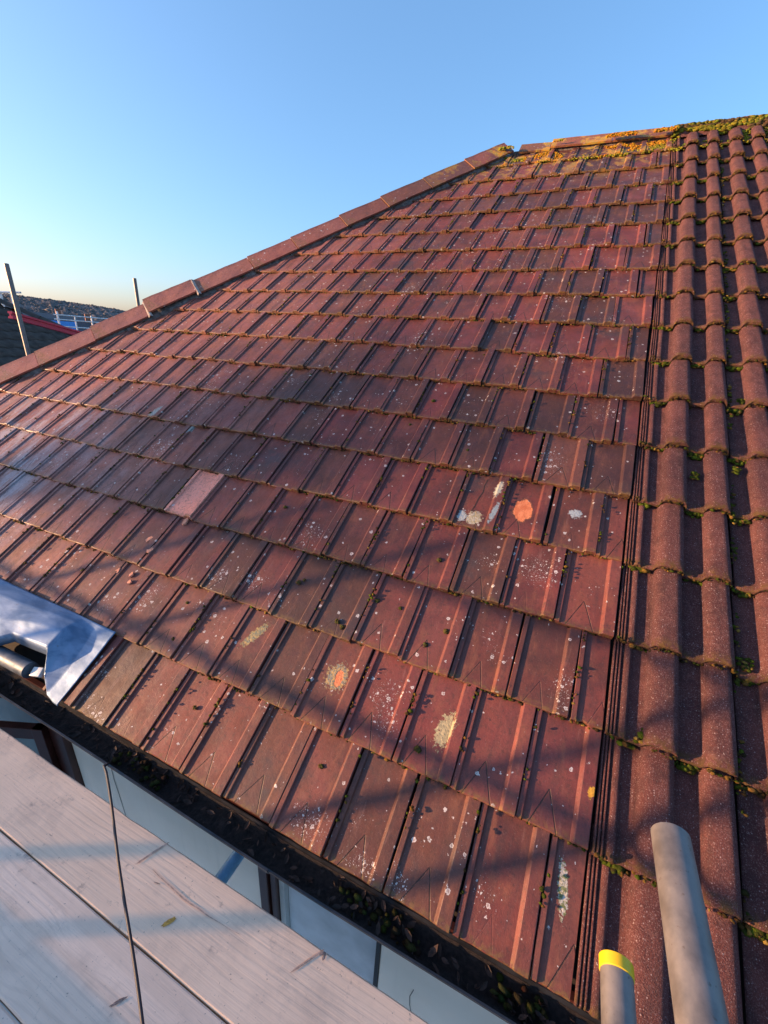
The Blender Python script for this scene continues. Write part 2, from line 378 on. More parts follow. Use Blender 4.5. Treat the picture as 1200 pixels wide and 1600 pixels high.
# ================================================================== SETTING
gm = NT("ground_mixed"); gp = gm.pos()
gc = gm.mix(gm.ramp(gm.noise(gp, .05, 5), .4, .6), (.045, .06, .03), (.07, .065, .06))
M['ground'] = gm.out(gc, .95)
link("ground", mesh("ground", [(-4000, -4000, GROUND), (4000, -4000, GROUND), (4000, 4000, GROUND), (-4000, 4000, GROUND)], [(0, 1, 2, 3)]), M['ground'])["kind"] = "structure"

pv = NT("pale_bounce_paving"); pvp = pv.pos()  # unseen pale paving added to bounce light up at the wall
pvm = pv.out(pv.mix(pv.ramp(pv.noise(pvp, 1.3, 5), .35, .65), (.46, .45, .43), (.56, .54, .51)), .9)
link("bounce_pavement", mesh("bounce_pavement", [(-20, -11.9, GROUND + .004), (12, -11.9, GROUND + .004), (12, .15, GROUND + .004), (-20, .15, GROUND + .004)], [(0, 1, 2, 3)]), pvm)["kind"] = "structure"
def build_hill():
    hm = NT("wooded_hillside"); p = hm.pos()
    c = hm.mix(hm.ramp(hm.noise(p, .035, 6, .65), .38, .62), (.12, .115, .115), (.22, .20, .19))
    nb = hm.bump(hm.noise(p, .12, 5, .7), 1.0, 8.0)
    mat = hm.out(c, 1.0, nb, 0, .1)
    v, f = [], []; nx, ny = 260, 22
    ang0, ang1 = R(118), R(172)
    for a in range(nx + 1):
        th = ang0 + (ang1 - ang0) * a / nx; dx, dy = math.cos(th), math.sin(th)
        deg = math.degrees(th)
        # crest follows the photographed skyline: higher towards the left
        top = 15 + 26 / (1 + math.exp(-(deg - 146) / 6.0)) + 3.0 * mnoise.noise((a * .045, 3.1, 0)) + 1.5 * mnoise.noise((a * .3, 7.7, 0))
        for b in range(ny + 1):
            t = b / ny; d = 420 + 900 * t
            s = math.sin(min(1, t / .72) * math.pi / 2) if t <= .72 else math.cos((t - .72) / .28 * math.pi / 2)
            z = GROUND + (top + 7) * max(0, s) - (1.0 if b in (0, ny) else 0)
            if 2 < b < ny - 1:
                z += 3.0 * abs(mnoise.noise((a * .9, b * 1.3, 1.7))) + 2.2 * mnoise.noise((a * 2.3, b * 2.9, 5.0))
            v.append((dx * d, dy * d, z))
    for a in range(nx):
        for b in range(ny):
            k = a * (ny + 1) + b; f.append((k, k + ny + 1, k + ny + 2, k + 1))
    o = link("hill", mesh("hill", v, f, True), mat); o["kind"] = "structure"
build_hill()

# ================================================================== HOUSE
house = root("house", (-2.0, 4.9, GROUND))
tag(house, "house with flat dark red interlocking tiles on its hipped roof", "house")
def poly_obj(name, v, f, mat, parent): return link(name, mesh(name, v, f), mat, parent)
# boarding under the tiles: front slope, hip slope, rear slope
zz = -0.062
rx = hipx(RIDGE_Y); ry = RIDGE_Y * CP; rz = RIDGE_Y * SP
def und(x, y, z): return (x, y, z - .075)
roof = poly_obj("roof", [und(HIP0, 0, 0), und(0.02, 0, 0), und(0.02, ry, rz), und(rx, ry, rz), und(HIP0, 2 * ry, 0), und(0.02, 2 * ry, 0)],
                [(0, 1, 2, 3), (0, 3, 4), (3, 2, 5, 4), (0, 4, 5, 1)], M['underlay'], house)
roof["label"] = "front slope of flat dark red roof tiles with raised side ribs"

# ---- the flat interlocking tile
L_T = 0.405
TILT = Matrix.Rotation(-math.atan(0.021 / G), 4, 'X')
PROFILE = [(.0022, -.006), (.0022, .0070), (.0037, .0085), (.0185, .0085), (.0205, .0070), (.0235, .0),
           (.1590, .0), (.1680, .0120), (.1705, .0132), (.2055, .0132), (.2075, .0115), (.2075, -.006)]
PROFILE_HALF = [(.0035, -.006), (.0035, .0070), (.0050, .0085), (.0185, .0085), (.0205, .0070), (.0235, .0), (.1010, .0), (.1010, -.006)]
def tile_bm(profile, seed, length=L_T, wear=1.0, xdiv=True):
    r = random.Random(seed); bm = bmesh.new()
    prof = list(profile)
    if xdiv:      # extra points across the pan so the worn lower edge can wander
        q = []
        for k in range(len(prof) - 1):
            q.append(prof[k])
            if prof[k + 1][0] - prof[k][0] > .06:
                for t in (.25, .5, .75): q.append((prof[k][0] + (prof[k + 1][0] - prof[k][0]) * t, 0.0))
        q.append(prof[-1]); prof = q
    ys = [0.0, .0035, .06, length]
    th = .0155; x0, x1 = prof[0][0], prof[-1][0]
    rows = []
    edge = [r.uniform(-.0015, .0015) * wear for _ in prof]
    if r.random() < .75:
        kc = r.choice([0, 4, len(prof) - 5, len(prof) - 1]); edge[kc] += r.uniform(.003, .010)
        if kc == len(prof) - 1: edge[kc - 1] += .006
    for yi, y in enumerate(ys):
        row = []
        for k, (x, z) in enumerate(prof):
            yy = y + (edge[k] if yi < 2 else 0); z2 = z
            if yi == 0: z2 = z - .0028
            if yi in (1, 2): z2 += r.uniform(-.0005, .0005)
            row.append(bm.verts.new((x, yy, z2)))
        rows.append(row)
    for a in range(len(rows) - 1):
        for k in range(len(prof) - 1):
            bm.faces.new((rows[a][k], rows[a][k + 1], rows[a + 1][k + 1], rows[a + 1][k]))
    bot = [bm.verts.new((x, edge[k], -th)) for k, (x, z) in enumerate(prof)]
    for k in range(len(prof) - 1):
        bm.faces.new((bot[k], bot[k + 1], rows[0][k + 1], rows[0][k]))
    bt = [bm.verts.new((x0, length, -th)), bm.verts.new((x1, length, -th))]
    bm.faces.new([rows[a][0] for a in range(len(rows))] + [bt[0], bot[0]])
    bm.faces.new([bot[-1], bt[1]] + [rows[a][-1] for a in range(len(rows) - 1, -1, -1)])
    return bm
VAR = [bm_mesh("roof_tile", tile_bm(PROFILE, s)) for s in range(14)]
VARH = [bm_mesh("roof_tile_half", tile_bm(PROFILE_HALF, 50 + s)) for s in range(3)]
for me in VAR + VARH: me.materials.append(M['tile'])
def variant(base, mat):
    me = base.copy(); me.materials.clear(); me.materials.append(mat); return me
VAR_PALE = variant(VAR[1], M['tile_new'])

CI = cam.matrix_world.inverted()
def on_view(P, margin=0.0):
    q = CI @ Vector(P)
    if q.z > -.05: return False
    fx = .5 + q.x / -q.z * (14.784 / 27.0); fy = .5 + q.y / -q.z * (14.784 / 36.0)
    return -margin < fx < 1 + margin and -margin < fy < 1 + margin
pale_pts = [(-2.176, 1.151)]
def cut_by_hip(bm, mw):
    # hip plane in roof coords: keep x > hipx(y)+.03
    nrm = Vector((1, -HIPK, 0)).normalized(); p0 = Vector((HIP0 + .03, 0, 0))
    inv = (ROOF.inverted() @ mw).inverted()
    co = inv @ p0; nn = (inv.to_3x3() @ nrm).normalized()
    g = bm.verts[:] + bm.edges[:] + bm.faces[:]
    bmesh.ops.bisect_plane(bm, geom=g, plane_co=co, plane_no=nn, clear_inner=True)
CRV = {}
rest_v, rest_f = [], []
ntile = 0
TILE_AT = {}
for j in range(18):
    y0 = ypos(j)
    ks = ([(-.5, 'h')] + [(-1.5 - k, 'f') for k in range(31)]) if j % 2 == 0 else [(-1 - k, 'f') for k in range(31)]
    for i, kind in ks:
        x0 = i * W; x1 = 0 if kind == 'h' else x0 + W
        if x1 < hipx(y0) + .03: continue
        if j == 0 and x1 < -2.05 and x0 > -3.75: continue          # the lead saddle sits here
        jx, jy, jz = rng.normal(0, .0018), rng.normal(0, .0042), rng.normal(0, .0016)
        sag = .010 * math.sin(x0 * 1.3 + j * .5) * (.4 + .6 * math.sin(j * .37))
        mw = ROOF @ Matrix.Translation((x0 + jx, y0 + jy + sag * .5, jz)) @ TILT @ Matrix.Rotation(rng.normal(0, .0065), 4, 'Z') @ Matrix.Rotation(rng.normal(0, .011), 4, 'Y') @ Matrix.Rotation(rng.normal(0, .004), 4, 'X')
        cx, cy = (x0 + x1) / 2, y0 + .16
        cut = x0 < hipx(y0 + L_T) + .05
        top = j == 17
        me = (VARH if kind == 'h' else VAR)[int(rng.integers(0, 3 if kind == 'h' else 14))]
        lab = None
        if any(x0 <= q[0] < x1 and y0 <= q[1] < y0 + G for q in WHITE + CRUST + [(-.428, 1.478), (-1.982, 5.102)]):
            key = me.name
            if key not in CRV: CRV[key] = variant(me, M['tile_crusted'])
            me = CRV[key]
        if any(abs(a - cx) < W / 2 and abs(b - cy) < G / 2 for a, b in pale_pts): me = VAR_PALE; lab = "pale pink tile with its face flaked off"
        vis = any(on_view(rw(a, b)) for a in (x0, (x0+x1)/2, x1) for b in (y0, y0 + G / 2, y0 + G))
        if cut or not vis:
            b = tile_bm(PROFILE, 200 + j * 40 + int(-i), .36 if top else L_T)
            if cut: cut_by_hip(b, mw)
            if len(b.faces) == 0: b.free(); continue
            if vis:
                me = bm_mesh("roof_tile", b)
            else:
                off = len(rest_v); b.verts.index_update()
                rest_v += [mw @ v.co for v in b.verts]; rest_f += [tuple(v.index + off for v in f.verts) for f in b.faces]; b.free(); continue
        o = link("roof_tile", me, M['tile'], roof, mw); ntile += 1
        if lab: o["label"] = lab
        TILE_AT[(round(i * 2), j)] = o
if rest_v:
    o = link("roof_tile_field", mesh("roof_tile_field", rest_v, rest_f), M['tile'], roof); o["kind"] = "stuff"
print("individual flat tiles:", ntile)

# ---- hip tiles: folded clay angles bedded in mortar down the hip
hip_dir = Vector((HIPK, 1, 0)).normalized()                      # in roof coords, on the front slope
HN_front = ROOF.to_3x3() @ Vector((0, 0, 1))
hip_w = (ROOF.to_3x3() @ hip_dir).normalized()                   # world, upwards along the hip
fl_front = (ROOF.to_3x3() @ Vector((1, -HIPK, 0)).normalized())  # down the front flange, perpendicular to hip
side_n = Vector((-SP, 0, CP))
fl_side = hip_w.cross(side_n).normalized()
if fl_side.x > 0: fl_side = -fl_side
up_bis = (HN_front + side_n).normalized()
def angle_tile_mesh(name, length, fl, fr1, fr2, th, seed, taper=.012):
    """two flanges meeting at an arris; local frame given by world vectors"""
    r = random.Random(seed); v, f = [], []
    ax = hip_w if fl is None else fl
    nseg = 5
    for s in range(nseg + 1):
        t = s / nseg
        wdt = (.170 if fl is None else .155) + taper * (1 - t); lift = .010 * (1 - t)
        wob = r.uniform(-.0018, .0018)
        base = ax * (length * t) + up_bis_(fr1, fr2, ax) * (lift + wob)
        prof = [base + fr2 * wdt, base + fr2 * .02 + up_bis_(fr1, fr2, ax) * .001, base + up_bis_(fr1, fr2, ax) * .004, base + fr1 * .02 + up_bis_(fr1, fr2, ax) * .001, base + fr1 * wdt]
        n1 = ax.cross(fr1).normalized(); n2 = ax.cross(fr2).normalized()
        u = up_bis_(fr1, fr2, ax)
        if n1.dot(u) < 0: n1 = -n1
        if n2.dot(u) < 0: n2 = -n2
        low = [base + fr2 * wdt - n2 * th, base - u * th, base + fr1 * wdt - n1 * th]
        v += prof + low
    m = 8
    loop = [0, 1, 2, 3, 4, 7, 6, 5]
    for s in range(nseg):
        for k in range(m):
            a, b = loop[k], loop[(k + 1) % m]
            f.append((s * m + a, s * m + b, (s + 1) * m + b, (s + 1) * m + a))
    f.append(tuple(loop)[::-1]); f.append(tuple(nseg * m + q for q in loop))
    me = mesh(name, v, f)
    bm = bmesh.new(); bm.from_mesh(me); bmesh.ops.recalc_face_normals(bm, faces=bm.faces); bm.to_mesh(me); bm.free()
    return me
def up_bis_(a, b, ax):
    u = -(a + b); u = u - ax * u.dot(ax); return u.normalized()
HIP_RAISE = .085
hy = [-.25, .15, .56, .98, 1.40, 1.80, 2.06, 2.47, 2.88, 3.26, 3.71, 4.08, 4.51, 4.89, 5.29, 5.70, 6.08]
for k in range(len(hy) - 1):
    y0, y1 = hy[k], hy[k + 1]
    p = rw(hipx(y0), y0) + up_bis * HIP_RAISE
    p = p + up_bis * random.uniform(-.004, .004)
    ln = (y1 - y0) * math.sqrt(1 + HIPK ** 2) - .006
    new = abs(y0 - 2.88) < .01
    f1 = (fl_front - up_bis * .35).normalized(); f2 = (fl_side - up_bis * .35).normalized()
    me = angle_tile_mesh("hip_tile", ln + (.03 if k == len(hy) - 2 else 0), None, f1, f2, .016, k)
    if new: p = p + up_bis * .028
    o = link("hip_tile", me, M['hip_new'] if new else M['hip'], roof, Matrix.Translation(p))
    if new: o["label"] = "newer, brighter red hip tile sitting proud of the rest"
# mortar bed under the hip flanges
v, f = [], []
N = 160
for s in range(N + 1):
    y = -.3 + 6.3 * s / N; c = rw(hipx(y), y) + up_bis * HIP_RAISE
    j1 = .150 + .022 * mnoise.noise((s * .35, 1, 0)) + .008 * mnoise.noise((s * 1.7, 4, 0))
    v += [c + fl_front * (j1 + .025) - HN_front * .105, c + fl_front * j1 - HN_front * .068, c - up_bis * .02, c + fl_side * .15 - side_n * .07, c + fl_side * .17 - side_n * .11]
for s in range(N):
    for k in range(4): f.append((s * 5 + k, s * 5 + k + 1, s * 5 + 5 + k + 1, s * 5 + 5 + k))
link("hip_mortar", mesh("hip_mortar", v, f, True), M['mortar'], roof)
# pale pointing at both ends of the proud tile
for y in (2.88, 3.26):
    p = rw(hipx(y), y) + up_bis * (HIP_RAISE + .012)
    vv = []
    for t in (-.018, .0, .018):
        for a in (0, .06, .12, .185): vv.append(p + hip_w * (t + random.uniform(-.006, .006)) + fl_front * a - up_bis * (.35 * a) + HN_front * (.016 if t == 0 else 0))
    ff = [(r * 4 + c, r * 4 + c + 1, r * 4 + 5 + c, r * 4 + 4 + c) for r in range(2) for c in range(3)]
    link("mortar_pointing", mesh("mortar_pointing", vv, ff, True), M['mortar_pale'], roof)

# ---- ridge tiles over the flat-tiled half
xr = [hipx(RIDGE_Y) + .10, -1.10, -.52, .03]
fr = Vector((0, -CP, -SP)); bk = Vector((0, CP, -SP))
rdir = Vector((1, 0, 0))
for k in range(3):
    p = Vector((xr[k], ry, rz + .028 + (-.006, .010, .004)[k]))
    f1 = Vector((0, -math.cos(R(39)), -math.sin(R(39)))); f2 = Vector((0, math.cos(R(39)), -math.sin(R(39))))
    me = angle_tile_mesh("ridge_tile", xr[k + 1] - xr[k] - .008, rdir, f1, f2, .016, 90 + k, .004)
    o = link("ridge_tile", me, M['hip'], roof, Matrix.Translation(p))
box("ridge_mortar", rx, .03, ry - .085, ry + .085, rz - .16, rz - .05, M['mortar'], roof)

# ---- walls, fascia, soffit
wy = 0.08
def wall(name, x0, x1, z0, z1, mat, y0=wy, y1=wy + .25): return box(name, x0, x1, y0, y1, z0, z1, mat, house)
wall("wall", -2.30, -1.069, GROUND, -.22, M['wall'])
wall("wall", -.541, 0.0, GROUND, -.22, M['wall'])
wall("wall", -6.2, -3.5, GROUND, -.22, M['wall'])
wall("wall", -3.5, -2.30, GROUND, -1.55, M['wall']); wall("wall", -1.069, -.541, GROUND, -1.75, M['wall'])
box("wall", -6.2, -5.95, .40, 9.6, GROUND, -.22, M['wall'], house)
box("wall", -5.95, 0.0, 9.35, 9.6, GROUND, -.22, M['wall'], house)
box("fascia", -6.6, 0.0, .020, .040, -.215, -.030, M['brown'], house)
box("soffit", -6.6, 0.0, .040, .079, -.216, -.200, M['frame_white'], house)
box("wall_panel", -.537, -.0, wy - .006, wy - .0005, -1.9, -.24, M['wall'], house)
# narrow crack in the render
cr = [(-1.990, -.40), (-1.995, -.55), (-1.985, -.66), (-1.978, -.80), (-1.968, -.93), (-1.972, -1.1)]
vv, ff = [], []
for k, (a, b) in enumerate(cr):
    vv += [(a - .0035, wy - .0015, b), (a + .0035, wy - .0015, b)]
    if k: ff.append((2 * k - 2, 2 * k - 1, 2 * k + 1, 2 * k))
poly_obj("render_crack", vv, ff, flatmat("crack_grey", (.33, .31, .29), .9), house)
vv, ff = [], []
for k, (a, b) in enumerate([(-.402, -.62), (-.412, -.68), (-.408, -.74), (-.395, -.80), (-.390, -.90), (-.398, -1.02)]):
    vv += [(a - .0016, wy - .008, b), (a + .0016, wy - .008, b)]
    if k: ff.append((2 * k - 2, 2 * k - 1, 2 * k + 1, 2 * k))
poly_obj("render_crack", vv, ff, flatmat("crack_dark", (.22, .21, .2), .9), house)

# ---- right-hand window (brown jamb, grey-white liner, pale blue pane)
win = box("window", -1.069, -1.028, wy - .035, wy + .05, -1.75, -.30, M['brown'], house, .004)
win["label"] = "window with a brown jamb and pale blue pane"
box("frame", -1.022, -.996, wy - .022, wy + .05, -1.75, -.30, M['brown'], win, .003)
box("frame", -.994, -.968, wy - .005, wy + .05, -1.75, -.30, M['frame_white'], win, .003)
box("pane", -.966, -.560, wy + .020, wy + .028, -1.75, -.30, M['film'], win)
box("frame", -.558, -.541, wy - .010, wy + .05, -1.75, -.30, M['cable'], win, .002)
# ---- left-hand window with an opened casement
w2 = box("window", -2.42, -2.305, wy - .03, wy + .06, -1.55, -.30, M['brown'], house, .004)
w2["label"] = "brown framed window with its casement swung open"
box("frame", -3.5, -2.42, wy - .03, wy + .06, -.36, -.30, M['brown'], w2, .004)
box("frame", -3.5, -2.42, wy - .03, wy + .06, -1.55, -1.47, M['brown'], w2, .004)
box("pane", -3.5, -2.42, wy + .02, wy + .028, -1.47, -.36, M['glass'], w2)
hp = Vector((-2.42, wy - .04, 0)); sash_dir = Vector((-.86, -.36, 0)).normalized()
SM = Matrix.Translation(hp) @ Matrix.Rotation(math.atan2(sash_dir.y, sash_dir.x), 4, 'Z')
def sash_box(nm, a0, a1, b0, b1, z0, z1, mat):
    link(nm, bm_mesh(nm, box_bm(a0, a1, b0, b1, z0, z1, .003)), mat, w2, SM)
sash_box("casement_rail", 0, .62, -.02, .02, -.45, -.38, M['brown'])
sash_box("casement_rail", 0, .62, -.02, .02, -.74, -.69, M['brown'])
sash_box("casement_rail", 0, .62, -.02, .02, -1.38, -1.31, M['brown'])
sash_box("casement_stile", .0, .055, -.022, .022, -1.38, -.38, M['brown'])
sash_box("casement_stile", .565, .62, -.022, .022, -1.38, -.38, M['brown'])
sash_box("pane", .055, .565, -.005, .005, -1.31, -.45, M['glass'])

# ---- gutter
def gutter_mesh(x0, x1, cy, cz, r, th, n=60):
    v, f = [], []; prof = []
    for k in range(13): t = math.pi + math.pi * k / 12; prof.append((cy + r * math.cos(t), cz + r * math.sin(t)))
    prof = [(cy - r - .006, cz - .004), (cy - r - .006, cz + .004), (cy - r, cz + .004)] + prof[1:-1] + [(cy + r, cz), (cy + r + th, cz)]
    for k in range(12, -1, -1): t = math.pi + math.pi * k / 12; prof.append((cy + (r + th) * math.cos(t), cz + (r + th) * math.sin(t)))
    m = len(prof)
    for s in range(n + 1):
        x = x0 + (x1 - x0) * s / n; bow = -.009 * math.exp(-((x + .9) / .7) ** 2)
        for (y, z) in prof: v.append((x, y + bow, z + bow * .3))
    for s in range(n):
        for k in range(m): k2 = (k + 1) % m; f.append((s * m + k, s * m + k2, (s + 1) * m + k2, (s + 1) * m + k))
    return mesh("gutter", v, f, True)
GY, GZ, GR = -.030, -.040, .049
gut = link("gutter", gutter_mesh(-6.7, 3.2, GY, GZ, GR, .003, 120), M['gutter'], house)
gut["label"] = "black half round plastic gutter choked with dead leaves"
for gx in (-2.42, -.90, .75, -4.0):
    r2 = GR + .010; v, f = [], []
    bow = -.009 * math.exp(-((gx + .9) / .7) ** 2)
    for s in (0, 1):
        for rr in (GR + .0035, r2):
            for k in range(13):
                t = math.pi + math.pi * k / 12; v.append((gx - .018 + .036 * s, GY + bow + rr * math.cos(t), GZ + .006 + rr * math.sin(t)))
    for k in range(12):
        a = [k, k + 1]
        f += [(13 + k, 13 + k + 1, 39 + k + 1, 39 + k), (k, 13 + k, 13 + k + 1, k + 1), (26 + k, 27 + k, 40 + k, 39 + k)]
    f.append((0, 26, 39, 13))
    link("gutter_bracket", mesh("gutter_bracket", v, f), M['gutter'], gut)

# ================================================================== ADJOINING HOUSE (pantiles)
adj = root("adjoining_house", (3.3, 4.9, GROUND))
tag(adj, "adjoining house with granular double rolled tiles right of the flat tiles", "house")
AX1 = 3.2
aroof = poly_obj("roof", [und(.026, 0, .005), und(AX1, 0, .005), und(AX1, ry, rz + .005), und(.026, ry, rz + .005), und(.026, 2 * ry, 0), und(AX1, 2 * ry, 0)],
                 [(0, 1, 2, 3), (3, 2, 5, 4), (0, 3, 4), (1, 5, 2)], M['underlay'], adj)
aroof["label"] = "roof slope of rounded double rolled red tiles with moss"
box("wall", .004, AX1, wy, 9.6, GROUND, -.22, M['wall'], adj)
box("fascia", .004, AX1, .020, .040, -.215, -.030, M['brown'], adj)
PW = .322
def pan_profile(first=False):
    pts = []
    def roll(xa, xb, h, n=9):
        for k in range(n):
            t = k / (n - 1); u = abs(2 * t - 1); pts.append((xa + (xb - xa) * (t + (.5 - t) * .0), h * (1 - u ** 3.6) ** .55))
    if first:
        x = -.043
        for c in (-.036, -.026, -.0155):
            pts.extend([(c - .0042, -.004), (c - .0028, .0070), (c + .0005, .0078), (c + .0022, .0070), (c + .0034, -.004)])
        roll(-.006, .020, .014, 6); pts.append((.026, 0))
    else:
        pts.extend([(.002, -.004), (.004, .0)])
    pts.append((.045, -.001)); roll(.064, .164, .043, 15); pts.append((.196, -.001)); roll(.225, .314, .043, 15)
    pts.append((.3175, .004)); pts.append((.3175, -.006))
    return pts
def pantile_bm(first, seed):
    r = random.Random(seed); bm = bmesh.new(); prof = pan_profile(first); ys = [0, .006, .03, .15, .29, .40]; rows = []
    e = [0.0] * len(prof)
    for k in range(len(prof)): e[k] = .0035 * mnoise.noise((prof[k][0] * 40, seed * 3.3, 0)) + r.uniform(-.001, .001)
    for yi, y in enumerate(ys):
        row = []
        for k, (x, z) in enumerate(prof):
            z2 = z - (.006 if yi == 0 else 0) + .0012 * mnoise.noise((x * 18, y * 14, seed))
            row.append(bm.verts.new((x + .0012 * mnoise.noise((y * 9, seed, 2)), y + (e[k] if yi < 2 else 0), z2)))
        rows.append(row)
    for a in range(len(rows) - 1):
        for k in range(len(prof) - 1):
            fc = bm.faces.new((rows[a][k], rows[a][k + 1], rows[a + 1][k + 1], rows[a + 1][k])); fc.smooth = True
    bot = [bm.verts.new((x, e[k] + .002, max(z - .022, -.020) if z > .006 else -.020)) for k, (x, z) in enumerate(prof)]
    for k in range(len(prof) - 1):
        bm.faces.new((bot[k], bot[k + 1], rows[0][k + 1], rows[0][k]))
    return bm
PV = [bm_mesh("double_roll_tile", pantile_bm(False, s)) for s in range(5)]
PF = [bm_mesh("edge_tile", pantile_bm(True, 20 + s)) for s in range(3)]
for me in PV + PF: me.materials.append(M['pantile'])
PTILT = Matrix.Rotation(-math.atan(0.031 / G), 4, 'X')
for j in range(18):
    for k in range(6):
        x0 = .046 + k * PW + rng.normal(0, .0018)
        mw = ROOF @ Matrix.Translation((x0, ypos(j) - .004 + rng.normal(0, .004), .004 + rng.normal(0, .0015))) @ PTILT @ Matrix.Rotation(rng.normal(0, .005), 4, 'Z')
        link("double_roll_tile", (PF[j % 3] if k == 0 else PV[int(rng.integers(0, 5))]), M['pantile'], aroof, mw)
# half-round ridge
def halfround(name, x0, x1, seed):
    v, f = [], []; n, m = 12, 12
    for s in range(n + 1):
        x = x0 + (x1 - x0) * s / n; r_ = .125 + .006 * (1 - s / n)
        for k in range(m + 1):
            t = math.pi * (k / m) ; q = r_ + .004 * mnoise.noise((x * 9, t * 2, seed))
            v.append((x, ry - q * math.cos(t), rz - .096 + q * math.sin(t) * .95))
    for s in range(n):
        for k in range(m): a = s * (m + 1) + k; f.append((a, a + m + 1, a + m + 2, a + 1))
    return mesh(name, v, f, True)
for k in range(7):
    link("ridge_tile", halfround("ridge_tile", .036 + k * .45, .036 + (k + 1) * .45 - .006, k), M['pantile'], aroof)

# ================================================================== MOSS, LICHEN CRUST (real lumps)
def ico(sub):
    bm = bmesh.new(); bmesh.ops.create_icosphere(bm, subdivisions=sub, radius=1)
    v = np.array([p.co[:] for p in bm.verts]); f = np.array([[q.index for q in x.verts] for x in bm.faces]); bm.free(); return v, f
ICO = {1: ico(1), 2: ico(2)}
ROOF_NP = np.array(ROOF.to_3x3())
def lumps(name, items, parent, sub=1, world=False):
    """items: rows of x,y,z,r,flat,R,G,B in roof coordinates"""
    bv, bf = ICO[sub]; it = np.array(items); n = len(it); k = len(bv)
    jit = 1 + rng.normal(0, .22, (n, k, 1))
    V = bv[None] * jit * it[:, None, 3:4]
    V[:, :, 0] *= (1 + rng.uniform(-.2, .7, n))[:, None]; V[:, :, 2] *= it[:, None, 4]
    V += it[:, None, :3]; V = V.reshape(-1, 3)
    if not world: V = V @ ROOF_NP.T
    F = (bf[None] + (np.arange(n) * k)[:, None, None]).reshape(-1, 3)
    me = bpy.data.meshes.new(name); me.vertices.add(len(V)); me.vertices.foreach_set("co", V.ravel())
    me.loops.add(F.size); me.loops.foreach_set("vertex_index", F.ravel().astype(np.int32))
    me.polygons.add(len(F)); me.polygons.foreach_set("loop_start", np.arange(0, F.size, 3, dtype=np.int32))
    me.update(calc_edges=True)
    ca = me.color_attributes.new("Col", 'FLOAT_COLOR', 'POINT')
    c = np.ones((n, k, 4)); c[:, :, :3] = it[:, None, 5:8]; ca.data.foreach_set("color", c.ravel())
    me.shade_smooth()
    o = link(name, me, M['moss'], parent); o["kind"] = "stuff"; return o
MC = [(.085, .055, .018), (.11, .065, .02), (.055, .05, .014), (.22, .125, .03), (.06, .085, .012), (.045, .03, .015), (.075, .045, .02)]
def mcol(green=.15, yellow=.15):
    u = random.random()
    if u < green: c = random.choice([(.075, .105, .010), (.10, .14, .012), (.055, .075, .012)])
    elif u < green + yellow: c = random.choice([(.27, .16, .03), (.33, .22, .05), (.24, .13, .035)])
    else: c = random.choice(MC)
    q = random.uniform(.7, 1.2); return tuple(x * q for x in c)
items = []
for j in range(1, 18):
    y = ypos(j); xl = hipx(y) + .18
    x = 0.0
    while x > xl:
        x -= random.uniform(.006, .020)
        dens = .5 + .5 * mnoise.noise((x * 2.1, j * 3.7, 0)) + .35 * mnoise.noise((x * 9, j * 1.7, 2))
        if random.random() > .02 + 1.15 * dens: continue
        sag = .010 * math.sin(x * 1.3 + j * .5) * (.4 + .6 * math.sin(j * .37))
        r_ = random.uniform(.0020, .0056) * (1 + .75 * max(0, dens - .2))
        items.append((x, y - random.uniform(.0, .007) + sag * .5, -.015 + random.uniform(-.003, .007), r_, .8, *mcol(.10, .20 if x > -3 else .3)))
# moss sitting in the side joints
for j in range(18):
    for q in range(26):
        i = -(q + (.5 if j % 2 == 0 else 1)); x = i * W + .209 - W + W; x = i * W
        if x < hipx(ypos(j)) + .2 or (j == 0 and x < -2.02): continue
        cl = mnoise.noise((x * 2.7, j * 2.3, 9))
        for _ in range(int(max(0, (cl + .35) * 36))):
            t = random.random() ** .8; yy = ypos(j) + .01 + t * (G - .03)
            if mnoise.noise((x * 5, yy * 12, 3)) < .0: continue
            items.append((x + random.uniform(-.003, .012), yy, .002 + random.uniform(0, .005), random.uniform(.0025, .0062), .75, *mcol(.35, .12)))
print("moss lumps", len(items))
lumps("moss", items, roof)
# round cushions out on the tile faces
balls = [(-0.862, 0.216), (-1.302, 0.829), (-1.284, 0.848), (-0.802, 0.857), (-0.715, 1.121), (-0.588, 0.82), (-1.8, 0.57), (-1.741, 0.401), (-1.458, 0.204), (-1.038, 0.716), (-1.006, 0.702), (-0.651, 0.742), (-1.078, 2.127), (-1.153, 1.922), (-0.557, 0.391), (-0.776, 1.786), (-0.911, 0.859), (-0.435, 0.32), (-3.05, 1.678), (-2.3, 1.02), (-1.6, 1.2), (-.9, 2.6), (-.5, 3.6), (-.75, 4.4)]
items = []
for (x, y) in balls:
    R0 = random.uniform(.007, .012); c = random.choice([(.10, .085, .025), (.12, .09, .03), (.085, .09, .02)])
    for _ in range(16):
        a = random.uniform(0, 6.28); q = R0 * math.sqrt(random.random()) * .75
        items.append((x + q * math.cos(a), y + q * math.sin(a), -.021 * ((y / G) % 1) + .002 + (R0 - q) * .35, R0 * random.uniform(.35, .5), .9, *[k * random.uniform(.75, 1.25) for k in c]))
lumps("moss_cushion", items, roof, 1)
